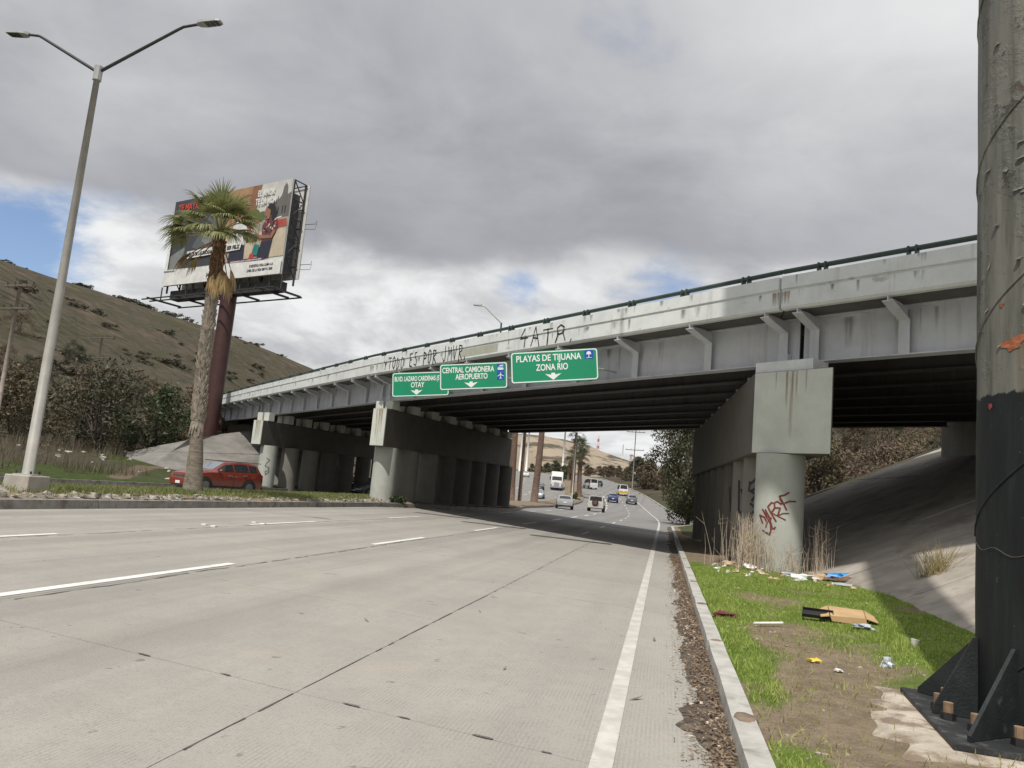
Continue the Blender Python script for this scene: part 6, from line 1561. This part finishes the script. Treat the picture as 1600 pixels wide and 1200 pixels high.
# far fan palms
def far_palm(label, base, H, cr, seed=0, bare=False, r=.32):
    b = Vector(base); root = thing('far_palm', label, 'palm tree', base, 'fan palms on the far median and roadside'); rn = random.Random(seed)
    mb = MB(); lx = rn.uniform(-.3, .3); P = [b+Vector((lx*math.sin(k/5*2), 0, -.4+(H+.4)*k/5)) for k in range(6)]; mb.tube(P, [r*1.25, r*1.05, r, r*.9, r*.85, r*.8], 12)
    obj('trunk', mb, M('far_palm_trunk', (.15, .10, .075), .95, .3, 4) , root, smooth=True)
    for nm, n, e0, e1, mat in (('fronds', 30, -25, 80, FOL_PALMFAR), ('dead_fronds', 12, -85, -50, FOL_BROWN)):
        mb = MB()
        for k in range(n):
            az = k*2.4+rn.uniform(-.2, .2); el = rad(rn.uniform(e0, e1)); frond(mb, None, P[-1], (math.cos(az), math.sin(az), 0), el, cr*.5, cr*.55, .8, 8, 130)
        obj(nm, mb, mat, root)
    return root
far_palm('left bare palm trunk on the median just beyond the bridge', tuple(rp(88.5, -16.8, .25)), 13.5, 2.4, 1, r=.36)
far_palm('right bare palm trunk on the median just beyond the bridge', tuple(rp(86.5, -13.9, .25)), 13.0, 2.4, 2, r=.36)
far_palm('thin dark palm trunk close beside the left bare palm', tuple(rp(91, -16.2, .25)), 12.0, 2.2, 9, r=.20)
for i, (s, w, H, lab) in enumerate(((148, -12.6, 11.8, 'tallest far palm with a full green crown left of the median island'), (140, -11.2, 9.3, 'far palm with a spiky crown on the median island beside the road'), (139, -11.0, 7.6, 'shorter far palm close against the spiky median palm'), (175, -10.9, 9.0, 'dark far palm right of the spiky median palm'), (182, -10.6, 9.8, 'far palm whose crown meets its dark neighbour'), (208, -10.8, 8.0, 'small far palm below the white building pole'), (196, -9.9, 8.6, 'slim far palm before the brown bend'), (230, -10.2, 6.8, 'lowest far palm at the bend of the road'), (205, -12.5, 5.0, 'little far palm behind the white truck'))):
    p = rp(s, w); far_palm(lab, (p.x, p.y, float(zprof(s))+.3), H, 2.3 if i < 5 else 2.6, 30+i)
def bush_proto():
    V, F = leafcloud([(RNG.normal(0, .6), RNG.normal(0, .6), .30+.35*RNG.random()) for _ in range(12)], [.2+.3*RNG.random() for _ in range(12)], 520, .13)
    me = []
    for m in (mat_foliage('hill_shrub_leaf', (.036, .038, .024), (.060, .058, .036), .1, .5), mat_foliage('hill_dry_shrub_leaf', (.060, .050, .034), (.095, .075, .05), .1, .5)):
        o = npmesh('hill_shrub', V, F, m); me.append(o)
    return me
def hill_shrubs():
    pr = bush_proto(); g = 'shrubs dotted over the left hillside'; used = [False, False]; n = 0; tries = 0
    while n < 280 and tries < 4000:
        tries += 1
        az = random.uniform(-36, -6); r = random.uniform(88, 330) if random.random() < .7 else random.uniform(200, 260)
        x, y = r*math.sin(rad(az)), r*math.cos(rad(az)); s, w = inv(x, y)
        if w > -42: continue
        dens = float(fbm(np.array(x), np.array(y), .02, 3, 21)); ridge = abs(r-float(np.interp(az, RIDGE_AZ, R1))) < 18
        if random.random() > np.clip((dens-.40)*5, .04, 1)+(.5 if ridge else 0): continue
        k = 0 if random.random() < .6 else 1; sc = random.choice((random.uniform(.4, 1.0), random.uniform(.7, 1.9)))*(1.15 if ridge else 1)
        o = pr[k] if not used[k] else pr[k].copy()
        if used[k]: COL.objects.link(o)
        used[k] = True
        o.location = (x, y, Z_(x, y)-.15*sc); o.scale = (sc*1.3, sc*1.3, sc*.75); o.rotation_euler.z = random.uniform(0, 6.28)
        where = 'on the skyline ridge of the left hill' if ridge else 'low on the left hillside' if r < 130 else 'halfway up the left hillside' if r < 190 else 'high on the left hillside'
        size = 'large' if sc > 1.5 else 'small' if sc < 1.0 else 'middling'
        tag(o, ('%s dark shrub ' if k == 0 else '%s dry brown shrub ') % size + where, 'shrub', g); n += 1
hill_shrubs()
def dry_brush():
    """tall dead grass and brush along the bank left of the opposite road"""
    N = 12000; s = 22+46*RNG.random(N); w = -29.6-RNG.random(N)**1.2*17; x = .205*s+.979*w; y = .979*s-.205*w
    k = (np.hypot((x+24.3)/2.6, (y-58)/14) > 1) & (x > -62) & (fbm(x, y, .16, 3, 31) > .42+.12*np.clip((-33-w)/-4, 0, 1)) & ~((s > 43) & (w > -33)); x, y = x[k], y[k]; n = len(x); z = hT(x, y)
    h = .25+.85*RNG.random(n)**1.4; a = RNG.random(n)*6.28; bw = .02; lx, ly = RNG.normal(0, .22, n)*h, RNG.normal(0, .22, n)*h
    V = np.stack([np.stack([x-np.cos(a)*bw, y-np.sin(a)*bw, z-.1], -1), np.stack([x+np.cos(a)*bw, y+np.sin(a)*bw, z-.1], -1), np.stack([x+lx, y+ly, z+h], -1)], 1)
    npmesh('dry_brush', V.reshape(-1, 3), np.arange(n*3).reshape(-1, 3), mat_foliage('dead_brush', (.085, .070, .046), (.145, .12, .078), .1, .5), kind='stuff')
    mb = MB()
    for i in range(26):
        y = random.uniform(46, 66); x = -.50*y+random.uniform(-7, 4.5); mb.blob((x, y, Z_(x, y)+.05), (random.uniform(.06, .28), .10, random.uniform(.05, .12)), i, 6, 4, .8)
    obj('bank_litter', mb, M('pale_litter', (.34, .32, .29), .9, .4, 3), kind='stuff')
dry_brush()
def pier_weeds():
    mb = MB(); rn = random.Random(4)
    for i in range(300):
        if rn.random() < .62: a, rr = rn.choice((rn.uniform(2.7, 3.9), rn.uniform(2.7, 5.6))), .64+abs(rn.gauss(0, .2)); c = (7.15+math.cos(a)*rr, 20.0+math.sin(a)*rr)
        elif rn.random() < .6: c = (6.2+rn.gauss(0, .30), 20.2+rn.gauss(0, .6))
        else: c = (8.0+rn.gauss(0, .13), 19.4+rn.gauss(0, .25))
        h = rn.uniform(.4, 1.5)*(1 if c[0] < 6.75 or c[0] > 7.75 else .72); b = Vector((c[0], c[1], .12)); l = Vector((rn.gauss(0, .10), rn.gauss(0, .10), 1)); m = b+l*h*.55
        tip = b+l*h+Vector((rn.gauss(0, .06), rn.gauss(0, .06), 0)); mb.tube([b, m, tip], [.007, .005, .002], 3, False)
        for k in range(rn.choice((0, 1, 2, 3))):
            q = lerp(b, tip, rn.uniform(.45, .95)); mb.tube([q, q+Vector((rn.gauss(0, .13), rn.gauss(0, .13), rn.uniform(.05, .2)))], [.004, .002], 3, False)
    obj('dead_weed_stalks', mb, DRYSTALK, kind='stuff')
    for (cx, cy, n, h, lab) in ((8.6, 15.3, 150, .5, 'thin tuft of dry grass growing from a crack in the concrete bank'),):
        mb = MB()
        for i in range(n):
            b = Vector((cx+rn.gauss(0, .14), cy+rn.gauss(0, .10), .0)); s, w = .205*b.x+.979*b.y, .979*b.x-.205*b.y; b.z = .25+.485*(w-wfoot(s))
            l = Vector((rn.gauss(0, .45), rn.gauss(0, .35), 1)); mb.tube([b, b+l*h*rn.uniform(.2, .5), b+l*h*rn.uniform(.6, 1.2)], [.006, .004, .002], 3, False)
        tag(obj('grass_tuft', mb, M('straw_tuft', (.30, .25, .12), .9, .3, 8)), lab, 'plant')
    V, F = leafcloud([(-5.3, 39.5, .66), (-5.05, 39.8, .64), (-5.5, 39.2, .64)], [.20, .22, .16], 260, .09); tag(npmesh('weed_bush', V, F, FOL_GREEN), 'green weed bush at the foot of the median pier', 'bush')
pier_weeds()

# ------------------------------------------------------------------ litter on the verge
def vg(w, s, d=0.0):
    z = float(verge_z(np.array([s]), np.array([w]))[0]); s *= (1.6-z)/1.45; w *= (1.6-z)/1.45
    return Vector((.205*s+.979*w, .979*s-.205*w, float(verge_z(np.array([s]), np.array([w]))[0])+d))
def crumple(mb, c, r, seed, amp=.5): mb.blob(c, r, seed, 9, 6, amp)
def litter():
    g = 'litter on the grass verge'
    c = vg(2.72, 12.55, .05); root = thing('cardboard_box', 'flattened brown cardboard box lying on the grass', 'box', tuple(c))
    ax, ay = Vector((.94, .34, 0)), Vector((-.34, .94, 0)); zz = Vector((0, 0, 1))
    def sheet(name, pts, th=.012):
        mb = MB(); n = len(pts); P = [c+ax*a+ay*b+zz*z for a, b, z in pts]; mb.add(P+[p+zz*th for p in P], [tuple(reversed(range(n))), tuple(range(n, 2*n))]+[(i, (i+1) % n, (i+1) % n+n, i+n) for i in range(n)]); obj(name, mb, CARDB, root)
    sheet('panel', [(-.42, -.18, .03), (.05, -.34, .03), (.44, .10, .08), (-.02, .30, .10)]); sheet('flap', [(.05, -.35, .035), (.16, -.46, .00), (.52, -.02, .02), (.445, .09, .078)]); sheet('flap', [(-.43, -.17, .032), (-.03, .31, .102), (-.14, .36, .04), (-.52, -.10, .01)])
    sheet('side', [(-.40, -.19, -.03), (.06, -.36, -.05), (.05, -.35, .028), (-.42, -.18, .028)])
    c2 = vg(2.25, 12.05, .04); root = thing('plastic_tray', 'black plastic tray tipped up against the cardboard box', 'tray', tuple(c2)); mb = MB()
    d = Vector((.93, -.37, 0)); n = Vector((.37, .93, 0)); tl = (zz*.42+n*.9).normalized()
    mb.box(c2+zz*.045, (.40, .17, .016), ax=d, ay=tl, az=d.cross(tl)); obj('base', mb, BLACK, root)
    for s_ in (-1, 1):
        mb = MB(); mb.box(c2+zz*.045+tl*.085*s_-d.cross(tl)*-.02, (.40, .013, .05), ax=d, ay=tl, az=d.cross(tl)); obj('rim', mb, BLACK, root)
        mb = MB(); mb.box(c2+zz*.045+d*.20*s_-d.cross(tl)*-.02, (.013, .17, .05), ax=d, ay=tl, az=d.cross(tl)); obj('rim', mb, BLACK, root)
    BAGW = M('white_plastic_film', (.68, .70, .71), .35, .12, 14); CLEAR = M('clear_plastic_film', (.42, .46, .50), .2, .2, 16); PAPER = M('paper_scrap', (.70, .69, .66), .8, .1, 12)
    BLUEB = M('blue_tarpaulin', (.03, .26, .62), .4, .2, 10); RAG = M('maroon_cloth', (.14, .022, .04), .9, .3, 12); YELW = M('yellow_wrapper', (.66, .50, .05), .5, .15, 10); TAN = M('tan_scrap', (.50, .36, .24), .8, .2, 10)
    def item(name, label, cat, w, s, r, mat, seed, amp=.5, dz=.0, group=g):
        mb = MB(); p = vg(w, s, dz); crumple(mb, p, r, seed, amp); o = obj(name, mb, mat, smooth=False); tag(o, label, cat, group); return o
    item('blue_plastic_sheet', 'crumpled bright blue plastic sheet at the foot of the concrete bank', 'plastic sheet', 4.45, 21.0, (.34, .2, .10), BLUEB, 3, .7, .06)
    item('cloth_rag', 'maroon rag hanging over the kerb edge', 'rag', .92, 11.35, (.17, .10, .035), RAG, 5, .8, .03); 
    item('plastic_bag', 'crumpled clear plastic bag in the middle of the grass', 'plastic bag', 2.36, 8.88, (.065, .05, .05), CLEAR, 7, .7, .04)
    item('plastic_bag', 'white plastic bag in the litter heap left of the blue sheet', 'plastic bag', 3.30, 19.6, (.20, .13, .09), BAGW, 8, .8, .05)
    item('plastic_bag', 'clear plastic film beside the cardboard box', 'plastic bag', 2.80, 11.75, (.11, .14, .03), CLEAR, 9, .9, .03)
    item('paper_scrap', 'torn white paper at the foot of the graffiti column', 'paper', 2.30, 21.2, (.20, .14, .08), PAPER, 10, .8, .04)
    item('paper_scrap', 'pale scrap among the stalks left of the graffiti column', 'paper', 1.75, 21.6, (.16, .1, .07), TAN, 11, .7, .05)
    item('food_wrapper', 'small yellow wrapper on the worn grass', 'wrapper', 1.59, 8.6, (.055, .04, .02), YELW, 12, .8, .03)
    item('paper_scrap', 'white paper scrap lying in front of the yellow wrapper', 'paper', 1.75, 8.25, (.04, .03, .012), PAPER, 13, .7, .02)
    item('food_wrapper', 'tan wrapper in the litter heap below the column', 'wrapper', 3.75, 20.2, (.22, .14, .07), TAN, 14, .8, .05)
    item('plastic_bag', 'pale blue film just right of the pier weeds', 'plastic bag', 3.05, 20.2, (.18, .1, .05), CLEAR, 15, .8, .04)
    item('plastic_bottle', 'flattened clear bottle below the blue sheet', 'bottle', 4.1, 19.0, (.22, .07, .05), CLEAR, 16, .4, .03)
    item('paper_scrap', 'white scrap on the concrete bank beside the dry tuft', 'paper', 5.5, 18.2, (.10, .06, .02), PAPER, 17, .5, .42)
    item('tan_debris', 'brown cardboard debris at the foot of the concrete bank', 'cardboard', 4.3, 20.3, (.35, .3, .07), M('brown_debris', (.16, .10, .07), .9, .3, 8), 18, .8, .04)
    # white paper cup
    p = vg(3.11, 10.6, .0); mb = MB(); mb.tube([p+Vector((0, 0, .0)), p+Vector((.01, 0, .085))], [.032, .048], 14); tag(obj('paper_cup', mb, PAPER), 'white paper cup standing in the shaded grass', 'cup', g)
    mb = MB(); a, b = vg(1.22, 10.66, .05), vg(1.62, 10.98, .055); mb.tube([a, b], .018, 8); tag(obj('plastic_pipe', mb, PAPER), 'short white plastic pipe on the trodden soil', 'pipe', g)
    rn = random.Random(9); mb = MB(); mb2 = MB()
    for i in range(46):
        s = rn.uniform(18.4, 21.4); w = 1.3+3.0*rn.random(); (mb if i % 2 else mb2).blob(vg(w, s, .03), (rn.uniform(.02, .08), rn.uniform(.02, .05), rn.uniform(.015, .04)), i, 5, 4, .7)
    obj('small_litter', mb, PAPER, kind='stuff'); obj('small_litter', mb2, TAN, kind='stuff')
    mb = MB()
    for i in range(260):
        s = rn.uniform(3, 16); w = rn.uniform(.85, 3.9); r = rn.uniform(.006, .022); mb.blob(vg(w, s, .004), (r*1.4, r, r*.7), i, 5, 3, .4)
    obj('verge_pebbles', mb, M('verge_pebble', (.36, .31, .25), .9, .3, 9), kind='stuff')
    # dry leaves and scraps lying on the road
    mb = MB()
    for w, s, L in ((-.02, 9.65, .10), (-.13, 6.7, .09), (.30, 9.2, .10), (.22, 7.6, .06), (-1.3, 7.0, .05), (-.6, 8.0, .05), (-3.1, 8.2, .06), (-2.2, 9.8, .05), (.36, 6.2, .06), (-1.9, 6.9, .04)):
        p = rp(s, w, .012); a = rn.uniform(0, 3.1); d = Vector((math.cos(a), math.sin(a), .05)); n = Vector((-d.y, d.x, 0)); mb.quad(p-d*L, p+n*L*.18, p+d*L+Vector((0, 0, .012)), p-n*L*.18)
    obj('road_leaf_litter', mb, M('dry_leaf_grey', (.17, .14, .11), .9, .3, 9), kind='stuff')
    mb = MB()
    for i in range(120):
        s = 1.5+20*rn.random(); w = .5-abs(rn.gauss(0, .12)); mb.blob(rp(s, w, .035), (rn.uniform(.008, .03), rn.uniform(.008, .02), .01), i, 5, 3, .5)
    obj('gutter_scraps', mb, M('gutter_scrap', (.50, .44, .36), .9, .35, 20), kind='stuff')
def road_wear():
    tar = M('tar_sealed_crack', (.10, .098, .095), .8, .3, 10); rn = random.Random(21); road = bpy.data.objects['road']
    def crack(w0, s0, s1, wd, amp, gap=.25):
        mb = MB(); s_ = s0; w = w0; prev = None
        while s_ < s1:
            w += rn.gauss(0, amp); w = w0+(w-w0)*.93; ww = wd*rn.uniform(.3, 1.3)
            cur = (rp(s_, w-ww, .0065), rp(s_, w+ww, .0065))
            if prev and rn.random() > gap: mb.quad(prev[0], prev[1], cur[1], cur[0])
            prev = cur; s_ += .16
        obj('crack', mb, tar, road, off=False)
    crack(-6.16, 5.5, 34, .011, .012, .12); crack(-2.47, 4, 30, .006, .002, .3); crack(-9.78, 9, 40, .011, .012, .3)
    mb = MB()
    for w, L, B in ((-2.02, .085, .020), (-1.62, .055, .014), (-1.05, .075, .022), (-3.1, .05, .012), (-.62, .04, .012), (-3.9, .07, .014)):
        n = 11; s_ = 5.15-.17*(w+1.4); P = []
        for k in range(n):
            a = 2*math.pi*k/n; q = rn.uniform(.6, 1.15); u, v = math.cos(a)*L*q, math.sin(a)*B*q; P.append(rp(s_-.17*u+v, w+u, .0065))
        mb.add(P, [tuple(range(n))])
    obj('joint_spall', mb, tar, road, off=False)
def kerb_soil():
    m = M('kerb_soil_patch', (.21, .155, .115), .95, .25, 9)
    mb = MB()
    for i, s_ in enumerate((6.05, 9.3, 12.7, 16.25, 19.7, 23.0)):
        r_ = (1.0, .45, .5, 1.0, .7, .5)[i]; mb.blob(rp(s_, .675, .150), (.085, .14*r_, .016), i, 10, 5, .3)
    obj('kerb_soil', mb, m, smooth=True, kind='stuff')
litter(); kerb_soil(); road_wear()
bpy.context.view_layer.update()
